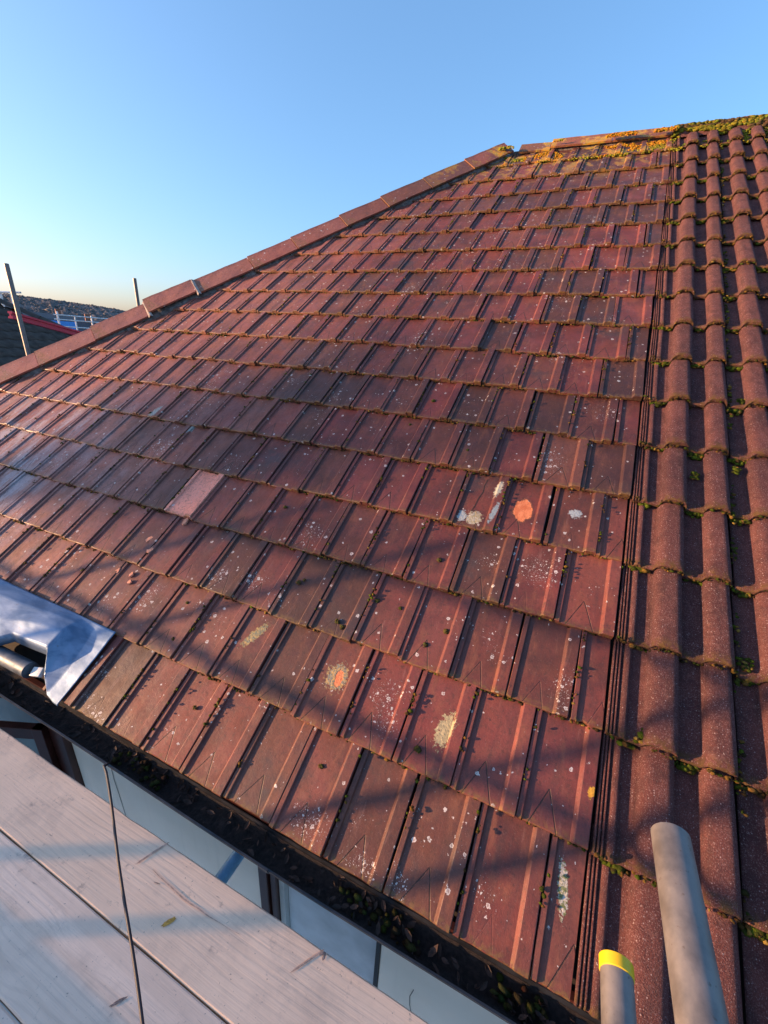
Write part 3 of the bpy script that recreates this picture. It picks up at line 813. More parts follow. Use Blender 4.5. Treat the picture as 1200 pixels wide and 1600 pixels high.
# pantile moss
items = []
def pz(x):
    t = (x - .046) % PW
    for a, b in ((.064, .164), (.225, .314)):
        if a < t < b: return .043 * (1 - abs(2 * (t - a) / (b - a) - 1) ** 3.6) ** .55
    return 0.0
for j in range(1, 18):
    y = ypos(j); x = .0
    while x < 1.9:
        x += random.uniform(.0028, .0085)
        dens = .5 + .6 * mnoise.noise((x * 6.1, j * 2.7, 5)) ; pan = pz(x) < .004
        if random.random() > .18 + .85 * dens: continue
        g = (.40 if pan else .06)
        big = 1.55 if (pan and dens > .55) else 1.0
        items.append((x, y - .004 - random.uniform(0, .010), -.012 + pz(x) + random.uniform(-.010, .006), random.uniform(.0030, .0068) * big, .85, *mcol(g, .12)))
    for kx in range(3):                                  # clumps along the side joints
        xj = .046 + (kx + 1) * PW
        for _ in range(26):
            yy = y + random.uniform(0, G)
            if mnoise.noise((xj * 3, yy * 5, 8)) < -.05: continue
            items.append((xj + random.uniform(-.008, .010), yy, .006 + random.uniform(-.004, .008), random.uniform(.003, .0075), .8, *mcol(.45, .22)))
for (x, y) in [(.236, 1.825), (.388, 1.897), (.40, 1.02), (.11, .68), (.42, 2.35)]:
    for _ in range(22):
        items.append((x + random.gauss(0, .008), y + random.gauss(0, .010), .004 + random.uniform(0, .006), random.uniform(.004, .008), .8, *mcol(.8, .15)))
for j in range(1, 17):
    for xc in (.046 + .020, .046 + .196, .046 + PW + .03, .046 + PW + .196, .046 + 2 * PW + .03):
        if random.random() > .55: continue
        w_ = random.uniform(.008, .022); g_ = random.uniform(.5, .95)
        for _ in range(int(900 * w_) + 10):
            items.append((xc + random.gauss(0, w_), ypos(j) - .006 - abs(random.gauss(0, .010)), -.020 + random.uniform(0, .012), random.uniform(.005, .0105), .75, *mcol(g_, .2)))
lumps("moss", items, aroof)
# thick moss over the adjoining ridge, crust lichen along the near ridge
items = []
for _ in range(7000):
    x = random.uniform(.0, 2.2); t = random.uniform(.12, 2.2)
    if mnoise.noise((x * 5, t * 3, 1)) < -.12: continue
    q = .125 + random.uniform(-.004, .012); y_, z_ = ry - q * math.cos(t), rz - .096 + q * math.sin(t) * .95
    br = mnoise.noise((x * 3.2, t * 2, 6))
    c = random.choice([(.22, .22, .025), (.27, .24, .03), (.15, .16, .02)]) if br < .12 else random.choice([(.10, .07, .035), (.13, .085, .04), (.08, .06, .03)])
    items.append((x, y_, z_, random.uniform(.010, .022), .6, *[k * random.uniform(.8, 1.2) for k in c]))
lumps("ridge_moss", items, aroof, 1, True)
items = []
for _ in range(2600):                                      # below the adjoining ridge
    x = random.uniform(.02, 1.2); y = random.uniform(5.72, 6.05)
    if mnoise.noise((x * 7, y * 6, 2)) < .05 or pz(x) > .01: continue
    items.append((x, y, pz(x) + random.uniform(-.012, .002), random.uniform(.005, .011), .7, *random.choice([(.22, .24, .02), (.30, .27, .03), (.15, .19, .02)])))
for _ in range(6500):
    x = random.uniform(-1.62, .06); y = 5.70 + .34 * random.random() ** .7
    d = mnoise.noise((x * 4.0, y * 7, 2.5))
    if d < .02: continue
    gr = mnoise.noise((x * 3, y * 3, 9)) + .35 * (y - 5.85) / .1 * .2
    c = random.choice([(.56, .26, .02), (.48, .23, .02), (.60, .32, .03)]) if gr > .06 else random.choice([(.33, .31, .03), (.24, .26, .025), (.40, .33, .04)])
    items.append((x, y, -.004 + (.075 if y > 5.97 else 0) + random.uniform(-.012, .004), random.uniform(.004, .011), .5, *[k * random.uniform(.75, 1.2) for k in c]))
lumps("crust_lichen", items, roof)

items = []
for _ in range(6500):
    th = R(random.uniform(137, 161)); t = random.random() ** .8 * .76; d = 420 + 900 * t; deg = math.degrees(th); a_ = (deg - 118) / 54 * 260
    top_ = 15 + 26 / (1 + math.exp(-(deg - 146) / 6.0)) + 3.0 * mnoise.noise((a_ * .045, 3.1, 0)) + 1.5 * mnoise.noise((a_ * .3, 7.7, 0))
    s_ = math.sin(min(1, t / .72) * math.pi / 2)
    if mnoise.noise((math.cos(th) * d * .012, math.sin(th) * d * .012, 4)) < -.28: continue
    c = random.choice([(.17, .155, .15), (.185, .165, .155), (.155, .145, .14), (.195, .175, .16)])
    items.append((math.cos(th) * d, math.sin(th) * d, GROUND + (top_ + 7) * s_ + random.uniform(-1.5, 1.0), random.uniform(1.4, 2.6), random.uniform(.5, .8), *c))
tag(lumps("woodland", items, None, 1, True), "bare winter woodland covering the distant hillside", "woodland")

# ---- spalled and lichen-crusted patches on single tiles
def patch(name, cx, cy, rx_, ry_, mat, seed, dz=.0012, rot=0.0, parent=None):
    z0 = -.021 * ((cy / G) % 1) + dz
    v = [(0, 0, .0006)]; n = 34
    for k in range(n):
        a = 2 * math.pi * k / n; q = 1 + .20 * mnoise.noise((math.cos(a) * 1.6, math.sin(a) * 1.6, seed)) + .09 * mnoise.noise((math.cos(a) * 5, math.sin(a) * 5, seed + 4))
        v.append((rx_ * q * math.cos(a), ry_ * q * math.sin(a), .0))
    v += [(p[0] * 1.05, p[1] * 1.05, -.003) for p in v[1:n + 1]]
    f = [(0, 1 + k, 1 + (k + 1) % n) for k in range(n)] + [(1 + k, 1 + n + k, 1 + n + (k + 1) % n, 1 + (k + 1) % n) for k in range(n)]
    mw = ROOF @ Matrix.Translation((cx, cy, z0)) @ Matrix.Rotation(-.063, 4, 'X') @ Matrix.Rotation(rot, 4, 'Z')
    return link(name, mesh(name, v, f), mat, parent or roof, mw)
M['spall'] = flatmat("raw_orange_clay", (.62, .20, .075), .95, 0, .16, 70, .7)
# cracked tile: a fine dark line
def crackline(pts, wd, parent, dz=.0022):
    v, f = [], []
    for k, (x, y) in enumerate(pts):
        z = -.021 * ((y / G) % 1) + dz; v += [rw(x - wd, y, z), rw(x + wd, y, z)]
        if k: f.append((2 * k - 2, 2 * k - 1, 2 * k + 1, 2 * k))
    link("tile_crack", mesh("tile_crack", v, f), M['underlay'], parent)
crackline([(-.625, 1.625), (-.632, 1.58), (-.628, 1.54), (-.640, 1.49), (-.643, 1.45), (-.652, 1.41)], .0018, roof)

# ================================================================== LEAD FLASHING
def flashing():
    # control grid in roof coordinates (x, y, z): columns left to right, rows top to bottom
    cols = [
        [(-4.00, .335, .022), (-4.00, .25, .085), (-4.00, .17, .100), (-4.00, .085, .100)],
        [(-3.40, .333, .020), (-3.40, .25, .080), (-3.40, .16, .098), (-3.40, .075, .100)],
        [(-2.85, .330, .018), (-2.85, .26, .070), (-2.85, .16, .092), (-2.80, .070, .100)],
        [(-2.62, .330, .018), (-2.62, .27, .068), (-2.60, .18, .090), (-2.58, .080, .096)],
        [(-2.50, .330, .018), (-2.50, .28, .064), (-2.50, .21, .086), (-2.50, .145, .086)],
        [(-2.38, .330, .018), (-2.37, .29, .056), (-2.37, .23, .082), (-2.37, .152, .086)],
        [(-2.27, .330, .016), (-2.26, .295, .046), (-2.255, .24, .072), (-2.250, .160, .084)],
        [(-2.21, .330, .016), (-2.205, .285, .034), (-2.205, .19, .040), (-2.213, .060, .040)],
        [(-2.165, .330, .015), (-2.150, .25, .018), (-2.135, .12, .018), (-2.150, .002, .016)],
        [(-2.10, .330, .015), (-2.095, .24, .017), (-2.090, .10, .017), (-2.095, -.012, .012)],
        [(-2.035, .330, .015), (-2.042, .22, .016), (-2.050, .10, .016), (-2.066, -.014, .010)],
    ]
    nc, nr = len(cols), 4; U, Vn = 8, 10
    v, f = [], []
    P = [[Vector(p) for p in c] for c in cols]
    def lerp(a, b, t): return a + (b - a) * t
    for a in range((nc - 1) * U + 1):
        ca = min(a // U, nc - 2); ta = a / U - ca
        for b in range((nr - 1) * Vn + 1):
            cb = min(b // Vn, nr - 2); tb = b / Vn - cb
            p = lerp(lerp(P[ca][cb], P[ca + 1][cb], ta), lerp(P[ca][cb + 1], P[ca + 1][cb + 1], ta), tb)
            edge = min(1, b / 4)
            p = p + Vector((0, 0,   .0035 * edge * mnoise.noise((p.x * 6, p.y * 9, 2)) + .0012 * edge * mnoise.noise((p.x * 26, p.y * 30, 5))))
            v.append(ROOF @ p)
    m = (nr - 1) * Vn + 1
    for a in range((nc - 1) * U):
        for b in range(m - 1): k = a * m + b; f.append((k, k + m, k + m + 1, k + 1))
    # turned-down front lip
    base = len(v); fr_ = [a * m + m - 1 for a in range((nc - 1) * U + 1)]
    for idx, k in enumerate(fr_):
        p = v[k]; t = idx / U
        drop = .045 if t < 6.0 else .045 * max(0, 7 - t) + .004
        v.append(Vector((p.x + .004, p.y - .003, p.z - drop)))
    for a in range(len(fr_) - 1): f.append((fr_[a], fr_[a + 1], base + a + 1, base + a))
    me = mesh("lead_flashing", v, f, True)
    o = link("lead_flashing", me, M['lead'], house)
    sd = o.modifiers.new("thick", 'SOLIDIFY'); sd.thickness = .0028; sd.offset = -1
    o["label"] = "crumpled lead saddle dressed over the eaves"
flashing()
# box of the outlet under the lead, pipe stub in it
box("outlet_box", -4.0, -2.30, .16, .20, -.06, .13, M['gutter'], house)
v0 = rw(-2.75, .035, .030); v1 = rw(-2.315, .045, .028)
link("outlet_pipe", tube_mesh("outlet_pipe", v0, v1, .036, .0355, 28), galv("dull_lead_pipe", (.09, .12, .15)), house)
link("outlet_pipe", bm_mesh("outlet_pipe", box_bm(-.055, .0, -.020, .020, -.012, .012, .004)), M['frame_white'], house, Matrix.Translation(rw(-2.238, .060, .030)) @ ROOF @ Matrix.Rotation(.25, 4, 'Z'))

# ================================================================== GUTTER DEBRIS
v, f = [], []
NX, NY = 520, 9
for s in range(NX + 1):
    x = -3.6 + 5.4 * s / NX; bow = -.009 * math.exp(-((x + .9) / .7) ** 2)
    fill = -.040 + .020 * mnoise.noise((x * 3.1, 0, 0)) + .006 * mnoise.noise((x * 11, 3, 0))
    if x > -.45: fill -= min(.03, (x + .45) * .10)
    for q in range(NY + 1):
        t = q / NY; y = GY - GR * .93 + GR * 1.86 * t
        zb = GZ - math.sqrt(max(0, (GR) ** 2 - (y - GY) ** 2)) * .97
        z = max(zb + .002, GZ + fill + .010 * mnoise.noise((x * 30, y * 30, 1)) + .007 * mnoise.noise((x * 85, y * 85, 4)))
        v.append((x, y + bow, z))
for s in range(NX):
    for q in range(NY): k = s * (NY + 1) + q; f.append((k, k + NY + 1, k + NY + 2, k + 1))
tag(link("gutter_silt", mesh("gutter_silt", v, f), M['soil']), "dark rotted silt lying along the gutter", "silt", kind="stuff")
v, f = [], []
M_leaf = []
for k in range(300):
    x = random.uniform(-3.3, .2) if k < 260 else random.uniform(-.6, 1.2)
    if mnoise.noise((x * 2.3, 0, 4)) < -.25: continue
    bow = -.009 * math.exp(-((x + .9) / .7) ** 2)
    c = Vector((x, GY + random.uniform(-.036, .040) + bow, GZ - .028 + .016 * mnoise.noise((x * 3.1, 0, 0)) + random.uniform(0, .014)))
    s = random.uniform(.006, .020); q = Matrix.Rotation(random.uniform(0, 6.28), 3, 'Z') @ Matrix.Rotation(random.gauss(0, .6), 3, 'X') @ Matrix.Rotation(random.gauss(0, .5), 3, 'Y')
    o = len(v); curl = random.uniform(-.3, .3)
    for a, b in ((-1, 0), (-.45, .42), (.35, .40), (1.05, 0), (.3, -.45), (-.5, -.38)):
        v.append(c + q @ Vector((a * s, b * s, curl * s * a * a)))
    v.append(c + q @ Vector((0, 0, -.22 * s)))
    for a in range(6): f.append((o + a, o + (a + 1) % 6, o + 6))
lf = NT("dead_leaves"); lp = lf.pos()
M['leaf'] = lf.out(lf.mix(lf.ramp(lf.noise(lp, 24, 3), .3, .7), (.016, .010, .008), (.060, .026, .015)), .8)
tag(link("gutter_leaves", mesh("gutter_leaves", v, f), M['leaf']), "brown dead leaves and tile crumbs lying in the gutter", "leaves", kind="stuff")
items = []
for k in range(800):
    x = random.uniform(-3.2, .9); d = mnoise.noise((x * 2.9, 1, 7))
    if d < .12: continue
    bow = -.009 * math.exp(-((x + .9) / .7) ** 2)
    items.append((x, GY + random.uniform(-.025, .035) + bow, GZ - .026 + random.uniform(-.01, .012), random.uniform(.004, .011), .8, *[q * random.uniform(.5, 1.1) for q in random.choice([(.04, .045, .012), (.03, .028, .014), (.05, .06, .015), (.035, .02, .012)])]))
o = lumps("gutter_moss", items, None, 1, True); tag(o, "dark green moss growing in clumps inside the gutter", "moss")

# ================================================================== TILE FRAGMENTS
def fragment(x, y, s, seed, label, asp=1.6, rot=0.0):
    r = random.Random(seed); bm = bmesh.new(); n = 6
    top = []; bot = []
    for k in range(n):
        a = 2 * math.pi * k / n + r.uniform(-.25, .25); q = s * r.uniform(.65, 1.15)
        x_, y_ = q * math.cos(a), q * math.sin(a) * asp
        top.append(bm.verts.new((x_ * .9, y_ * .9, r.uniform(.006, .011)))); bot.append(bm.verts.new((x_, y_, 0)))
    bm.faces.new(top); bm.faces.new(bot[::-1])
    for k in range(n): bm.faces.new((bot[k], bot[(k + 1) % n], top[(k + 1) % n], top[k]))
    z0 = -.021 * ((y / G) % 1) + .003
    o = link("tile_fragment", bm_mesh("tile_fragment", bm), M['terracotta'], None, ROOF @ Matrix.Translation((x, y, z0)) @ Matrix.Rotation(rot, 4, 'Z') @ Matrix.Rotation(r.gauss(0, .12), 4, 'X'))
    tag(o, label, "tile fragment", "broken bits of clay on the roof")
fragment(-2.135, .962, .016, 1, "pointed orange clay shard just below the pale pink tile", 2.2, -.2)
fragment(-2.264, .805, .015, 2, "slim clay chip on a rib, upper of the neighbouring pair", 1.9, -.5)
fragment(-2.204, .752, .024, 3, "broad five sided clay shard, largest of the loose fragments", 1.3, .2)
fragment(-2.215, .600, .014, 4, "small clay chip, upper of two near the lead flashing", 1.3, -.7)
fragment(-2.190, .560, .013, 5, "small clay chip, lower of two near the lead flashing", 1.2, .3)
fragment(-2.314, .588, .015, 6, "dull clay sliver resting on a rib above the lead flashing", 1.9, -.5)

# ================================================================== SCAFFOLD
DZ = -.12
BY = [-.146, -.3735, -.600, -.827, -1.054, -1.280]
btint = [(.97, .69, .48), (.96, .72, .54), (.84, .64, .50), (.72, .56, .43), (.74, .58, .45)]
blab = ["pale scaffold board nearest the gutter, with a yellow paint dab", "pale scaffold board behind the gap line, second from the gutter",
        "third scaffold board from the gutter at the platform's middle", "fourth scaffold board from the gutter, under the photographer", "outermost scaffold board by the toe board"]
def board(k, y1, y0):
    bm = bmesh.new(); n = 90
    x0, x1 = -3.9, 2.2; v = []
    prof = [(0, 0), (1, 0), (1, 1), (0, 1)]
    rows = []
    for s in range(n + 1):
        x = x0 + (x1 - x0) * s / n; e0 = .0025 * mnoise.noise((x * 3, k, 0)); e1 = .0025 * mnoise.noise((x * 3, k, 7)) + .0012 * mnoise.noise((x * 22, k, 3))
        if k == 0: e1 += -.007 * max(0, mnoise.noise((x * 14, 2, 2)) - .25) if x < -1.2 else 0
        ya, yb = y0 + .0022 + e0, y1 - .0022 + e1; zt = DZ + .0015 * mnoise.noise((x * 1.2, k, 9)); zb = DZ - .038
        rows.append([bm.verts.new(p) for p in ((x, ya, zb), (x, ya, zt - .004), (x, ya + .004, zt), (x, yb - .004, zt), (x, yb, zt - .004), (x, yb, zb))])
    for a in range(n):
        for q in range(6): bm.faces.new((rows[a][q], rows[a][(q + 1) % 6], rows[a + 1][(q + 1) % 6], rows[a + 1][q]))
    bm.faces.new(rows[0]); bm.faces.new(rows[-1][::-1])
    bmesh.ops.recalc_face_normals(bm, faces=bm.faces)
    o = link("scaffold_board", bm_mesh("scaffold_board", bm), board_material("bare_board_%d" % k, btint[k], k + 1.0))
    tag(o, blab[k], "board", "boards of the scaffold platform"); return o
boards = [board(k, BY[k], BY[k + 1]) for k in range(5)]
# dab of paint, nail hole with run, on the board nearest the gutter
def dab(name, x, y, a, b, rot, mat, parent, seed, h=.0009):
    n = 26; v = [(0, 0, h)]
    for k in range(n):
        t = 2 * math.pi * k / n; q = 1 + .35 * mnoise.noise((math.cos(t) * 2.4, math.sin(t) * 2.4, seed)); v.append((a * q * math.cos(t), b * q * math.sin(t), 0))
    f = [(0, 1 + k, 1 + (k + 1) % n) for k in range(n)]
    return link(name, mesh(name, v, f), mat, parent, Matrix.Translation((x, y, DZ + .0022)) @ Matrix.Rotation(rot, 4, 'Z'))
for b in boards: WM[b.name] = Matrix.Identity(4)
M['ochre'] = flatmat("ochre_paint", (.52, .27, .05), .8, 0, .3, 120)
M['scuff'] = flatmat("dark_scuff", (.22, .17, .15), .9, 0, .4, 120)
M['resin'] = flatmat("resin_streak", (.52, .34, .25), .8, 0, .3, 90)
dab("paint_dab", -1.090, -.297, .019, .0065, 1.0, M['ochre'], boards[0], 1)
dab("nail_head", -.640, -.156, .010, .004, .5, M['scuff'], boards[0], 2); dab("nail_head", -.633, -.160, .004, .009, .2, M['scuff'], boards[0], 3)
dab("resin_streak", -.668, -.185, .048, .003, .95, M['resin'], boards[0], 4)
dab("resin_streak", -1.29, -.190, .052, .0035, 1.15, M['resin'], boards[0], 5)
dab("dent", -1.07, -.47, .018, .004, .9, M['scuff'], boards[1], 6)
dab("dent", -1.205, -.245, .012, .0012, .2, M['scuff'], boards[0], 8)
# grain crack on the nearest board
v, f = [], []
for k in range(30):
    t = k / 29; x = -1.25 + .37 * t; y = -.225 - .012 * math.sin(t * 3.0) + .003 * mnoise.noise((t * 6, 1, 1)); wd = .0016 * math.sin(math.pi * min(1, t * 1.1 + .05)) + .0004
    v += [(x, y - wd, DZ + .0022), (x, y + wd, DZ + .0022)]
    if k: f.append((2 * k - 2, 2 * k - 1, 2 * k + 1, 2 * k))
link("grain_split", mesh("grain_split", v, f), M['resin'], boards[0])

def pole(p0, p1, label, group="galvanised tubes of the near scaffold", name="scaffold_pole", r=.0225, mat=None):
    o = link(name, tube_mesh(name, p0, p1, r), mat or M['galv']); tag(o, label, "scaffold pole", group); WM[o.name] = Matrix.Identity(4); return o
t1 = pole((-.062, -2.2, .945), (-.066, -.212, .945), "bare galvanised tube jutting towards the roof, longer of two at lower right")
t2 = pole((-.050, -2.2, .655), (-.0635, -.226, .658), "galvanised tube with a yellow end cap at lower right")
# yellow plastic sleeve on the end
def sleeve(p_end, d, ln, r):
    d = Vector(d).normalized(); p1 = Vector(p_end) + d * .002; p0 = p1 - d * ln
    return tube_mesh("end_cap", p0, p1, r, .0055, 28)
link("end_cap", sleeve((-.0635, -.226, .658), (-.007, 1, 0), .018, .0240), M['yellow'], t2)["label"] = "bright yellow plastic end cap"
pole((-1.062, -1.5, -.186), (-1.062, .12, -.186), "sky blue scaffold tube under the platform, poking out below the gutter", mat=flatmat("sky_blue_tube", (.20, .42, .60), .45, .3, .2, 20))
for k, (x, lab) in enumerate(((-3.45, "upright tube left of the platform, nearer of an outer pair"), (-3.02, "upright tube beside the platform, right of the outer pair"), (-5.05, "upright outer tube well left along the gutter"), (-5.85, "upright outer tube at the left end of the guard rail"), (1.6, "upright outer tube to the right of the photographer"))):
    pole((x, -1.33, GROUND), (x, -1.33, 1.42), lab)
pole((-7.2, -1.28, .67), (2.4, -1.28, .67), "lower horizontal guard rail along the outer edge")
pole((-7.2, -1.28, 1.13), (2.4, -1.28, 1.13), "upper horizontal guard rail along the outer edge")
tb = box("toe_board", -4.4, 2.2, -1.335 + .06, -1.298 + .06 - .0, DZ + .002, DZ + .227, board_material("toe_board_wood", (.55, .47, .40), 9.0), None, .003)
tb.location.y = -.03
tag(tb, "upright toe board along the platform's outer edge", "board")

# cable from the gutter over the platform
cpts = []
A = Vector((-1.655, -.094, -.034)); B = Vector((-.918, -.492, .02)); 
ctrl = [A + Vector((0, .012, -.004)), A, A + Vector((.006, -.006, .012))]
for k in range(1, 25):
    t = k / 24; p = A.lerp(B, t); p.z += -.010 * math.sin(math.pi * t); p.x += .004 * math.sin(t * 9); cpts.append(p)
cpts = ctrl + cpts + [Vector((-.72, -.70, .05)), Vector((-.55, -.95, .02)), Vector((-.5, -1.15, -.10))]
tag(link("cable", sweep("cable", cpts, .0042, 10), M['cable']), "thin black cable running from the gutter across the scaffold boards", "cable")

# ================================================================== BEYOND THE HIP
p = pole((-5.30, 1.84, GROUND), (-6.03, 2.22, 2.06), "leaning scaffold upright rising behind the hip at far left", "scaffold uprights beyond the hip")
p2 = pole((-6.30, 3.86, GROUND), (-6.405, 3.975, 2.16), "short thin scaffold upright above the hip, right of the leaning one", "scaffold uprights beyond the hip")
def red_bar():
    a = Vector((-7.40, 2.83, 1.575)); b = Vector((-8.02, 4.12, 1.34)); d = (b - a).normalized(); s = d.cross(Vector((0, 0, 1))).normalized(); u = s.cross(d)
    prof = [(-.03, -.045), (.03, -.045), (.03, -.02), (.012, -.014), (.012, .014), (.03, .02), (.03, .045), (-.03, .045), (-.03, .02), (-.012, .014), (-.012, -.014), (-.03, -.02)]
    v = [c + s * x + u * z for c in (a - d * .02, b + d * .6) for (x, z) in prof]; n = len(prof)
    f = [(k, (k + 1) % n, n + (k + 1) % n, n + k) for k in range(n)] + [tuple(range(n))[::-1], tuple(range(n, 2 * n))]
    tag(link("red_beam", mesh("red_beam", v, f), M['red']), "red painted beam sloping down behind the leaning upright", "beam")
red_bar()

# neighbouring house with a dark tiled roof
nb = root("neighbouring_house", (-15.5, 2.0, GROUND))
tag(nb, "neighbouring house with a dark brown tiled roof beyond the hip", "house")
nbm = NT("dark_brown_tile"); np_ = nbm.pos()
nc_ = nbm.mix(nbm.ramp(nbm.noise(np_, 7, 4), .3, .7), (.045, .033, .027), (.095, .070, .056)); nc_ = nbm.mix(nbm.math('MULTIPLY', nbm.rnd(), .5), nc_, (.075, .055, .046))
nc_ = nbm.mix(nbm.ramp(nbm.noise(np_, 40, 3), .66, .75, 0, .5), nc_, (.22, .21, .20))
M['darktile'] = nbm.out(nc_, .9)
PK = Vector((-14.55, 6.05, 1.93)); npitch = R(33); ct, st_ = math.cos(npitch), math.sin(npitch)
DN = 5.2                                        # plan run of the slope
e1 = PK + Vector((DN, DN, -DN * math.tan(npitch))); e0 = Vector((PK.x + DN, PK.y - 12, e1.z)); r0 = Vector((PK.x, PK.y - 7, PK.z))
bkz = Vector((0, 0, -.07))
nroof = poly_obj("roof", [PK + bkz, e1 + bkz, e0 + bkz, r0 + bkz, Vector((PK.x - DN, e1.y, e1.z)) + bkz, Vector((PK.x - DN, e0.y, e1.z)) + bkz], [(0, 3, 2, 1), (0, 1, 4), (0, 4, 5, 3), (3, 5, 2), (1, 2, 5, 4)], M['underlay'], nb)
box("wall", PK.x - DN + .3, PK.x + DN - .3, PK.y - 11.5, PK.y + DN - .3, GROUND, e1.z - .12, M['wall'], nb)
# local frame of that slope: along Y, up towards -X
NFR = Matrix(((0, -ct, st_, PK.x + DN), (1, 0, 0, 0), (0, st_, ct, e1.z), (0, 0, 0, 1)))
def small_tile():
    v, f = [], []; n = 9
    for y in (0, .36):
        for k in range(n):
            t = k / (n - 1); v.append((t * .296, y, .030 * (math.sin(t * 2 * math.pi) * .5 + .5) - .02 * y / .33))
    for k in range(n): v.append((v[k][0], 0, v[k][2] - .022))
    for k in range(n - 1): f += [(k, k + 1, n + k + 1, n + k), (2 * n + k, 2 * n + k + 1, k + 1, k)]
    return mesh("dark_roof_tile", v, f, True)
stile = small_tile(); stile.materials.append(M['darktile'])
slope_len = DN / ct; nrow = int(slope_len / .33)
for r_ in range(nrow + 1):
    yl = r_ * .33; run = yl * ct
    ymax = PK.y + DN - run                       # hip on the far side
    for c in range(60):
        y1_ = ymax - .1 - c * .30
        mw = NFR @ Matrix.Translation((y1_ - .3, yl, random.gauss(0, .002)))
        if y1_ < PK.y - 9: break
        P = mw @ Vector((.15, .16, 0))
        if not on_view(P, .03): continue
        link("dark_roof_tile", stile, M['darktile'], nroof, mw)
hp0, hp1 = e1 + Vector((0, 0, .03)), PK + Vector((0, 0, .05))
for k in range(16):
    a = hp0.lerp(hp1, k / 16); b = hp0.lerp(hp1, (k + 1) / 16); d = (b - a).normalized(); s = d.cross(Vector((0, 0, 1))).normalized(); u = s.cross(d)
    v = []
    for c in (a, b - d * .01):
        for q in range(7): t = math.pi * q / 6; v.append(c + s * .13 * math.cos(t) + u * .10 * math.sin(t))
    f = [(q, q + 1, 8 + q, 7 + q) for q in range(6)] + [tuple(range(7)), tuple(range(13, 6, -1))]
    link("hip_tile", mesh("hip_tile", v, f, True), M['darktile'], nroof)

# far houses in the valley
M['far_wall'] = flatmat("far_wall", (.33, .30, .27), .9); M['far_brick'] = flatmat("far_brick", (.26, .12, .08), .9)
M['far_roof'] = flatmat("far_roof", (.075, .075, .085), .9); M['tarp'] = flatmat("blue_tarpaulin", (.05, .22, .50), .5); M['far_roof2'] = flatmat("far_roof_grey", (.13, .125, .13), .9)
M['white_metal'] = flatmat("white_metal", (.72, .72, .72), .5)
def far_house(c, L_, D_, eave, ridge, rot, label, wallm, roofm, tarp=False):
    h = root("distant_house", (c[0], c[1], GROUND)); tag(h, label, "house", "houses in the valley")
    MW = Matrix.Translation((c[0], c[1], 0)) @ Matrix.Rotation(rot, 4, 'Z')
    link("wall", bm_mesh("wall", box_bm(-L_ / 2, L_ / 2, -D_ / 2, D_ / 2, GROUND, eave)), wallm, h, MW)
    o = .35
    v = [(-L_ / 2 - o, -D_ / 2 - o, eave - .1), (L_ / 2 + o, -D_ / 2 - o, eave - .1), (L_ / 2 + o, 0, ridge), (-L_ / 2 - o, 0, ridge), (-L_ / 2 - o, D_ / 2 + o, eave - .1), (L_ / 2 + o, D_ / 2 + o, eave - .1)]
    rf = link("roof", mesh("roof", v, [(0, 1, 2, 3), (3, 2, 5, 4), (0, 3, 4), (1, 5, 2)]), roofm, h, MW)
    link("chimney", bm_mesh("chimney", box_bm(L_ * .3, L_ * .3 + .8, -.4, .4, ridge - .5, ridge + .9)), M['far_brick'], rf, MW)
    for k in (-.3, 0, .3):
        wd_ = link("window", bm_mesh("window", box_bm(k * L_ - .6, k * L_ + .6, -D_ / 2 - .06, -D_ / 2 - .01, eave - 2, eave - .8)), M['glass'], h, MW)
    if tarp:
        sl_ = (ridge - eave + .1) / (D_ / 2 + o)
        v = [(a, b, eave - .1 + (b + D_ / 2 + o) * sl_ + .06) for a, b in ((-3.1, -D_ / 2 + .2), (2.2, -D_ / 2 + .1), (2.3, -.5), (-3.0, -.4))]
        v += [(a, b, c_ - .03) for a, b, c_ in v]
        link("tarpaulin", mesh("tarpaulin", v, [(0, 1, 2, 3), (4, 7, 6, 5), (0, 4, 5, 1), (1, 5, 6, 2), (2, 6, 7, 3), (3, 7, 4, 0)]), M['tarp'], rf, MW)
far_house((-70.5, 39.5), 12, 8, -.9, 1.9, R(62), "distant grey roofed house with a blue tarpaulin on its slope", M['far_wall'], M['far_roof'], True)
far_house((-62, 48), 14, 8, -1.6, 1.2, R(48), "distant house with a dark roof right of the blue tarpaulin", M['far_brick'], M['far_roof'])
far_house((-98, 48), 22, 9, .0, 2.9, R(66), "distant long grey roofed house below the wooded hill", M['far_wall'], M['far_roof2'])
far_house((-105, 78), 26, 9, -.6, 2.2, R(52), "distant low house at the foot of the hill behind the thin upright", M['far_wall'], M['far_roof2'])
far_house((-46, 30.5), 7, 6, -1.7, .45, R(60), "distant brick house with orange roof just above the hip tiles", M['far_brick'], flatmat("orange_roof", (.34, .13, .06), .9))
# far scaffold with white rails
fs = root("far_scaffold", (-45, 27.5, GROUND)); tag(fs, "distant white scaffold with rails above the hip", "scaffold")
fx = Vector((.53, .85, 0)).normalized(); org = Vector((-47.0, 26.3, 0)); back = Vector((-fx.y, fx.x, 0)) * 1.3
for k in range(4):
    for b_ in (0, 1):
        c = org + fx * (1.35 * k) + back * b_
        link("upright", tube_mesh("upright", (c.x, c.y, GROUND), (c.x, c.y, 2.45 - .28 * (k % 2) - .1 * k), .06, .01, 8), M['white_metal'], fs)
for z in (1.15, 1.75, 2.15):
    a = org - fx * .3; b = org + fx * 4.4
    link("rail", tube_mesh("rail", (a.x, a.y, z), (b.x, b.y, z - .1), .05, .01, 8), M['white_metal'], fs)
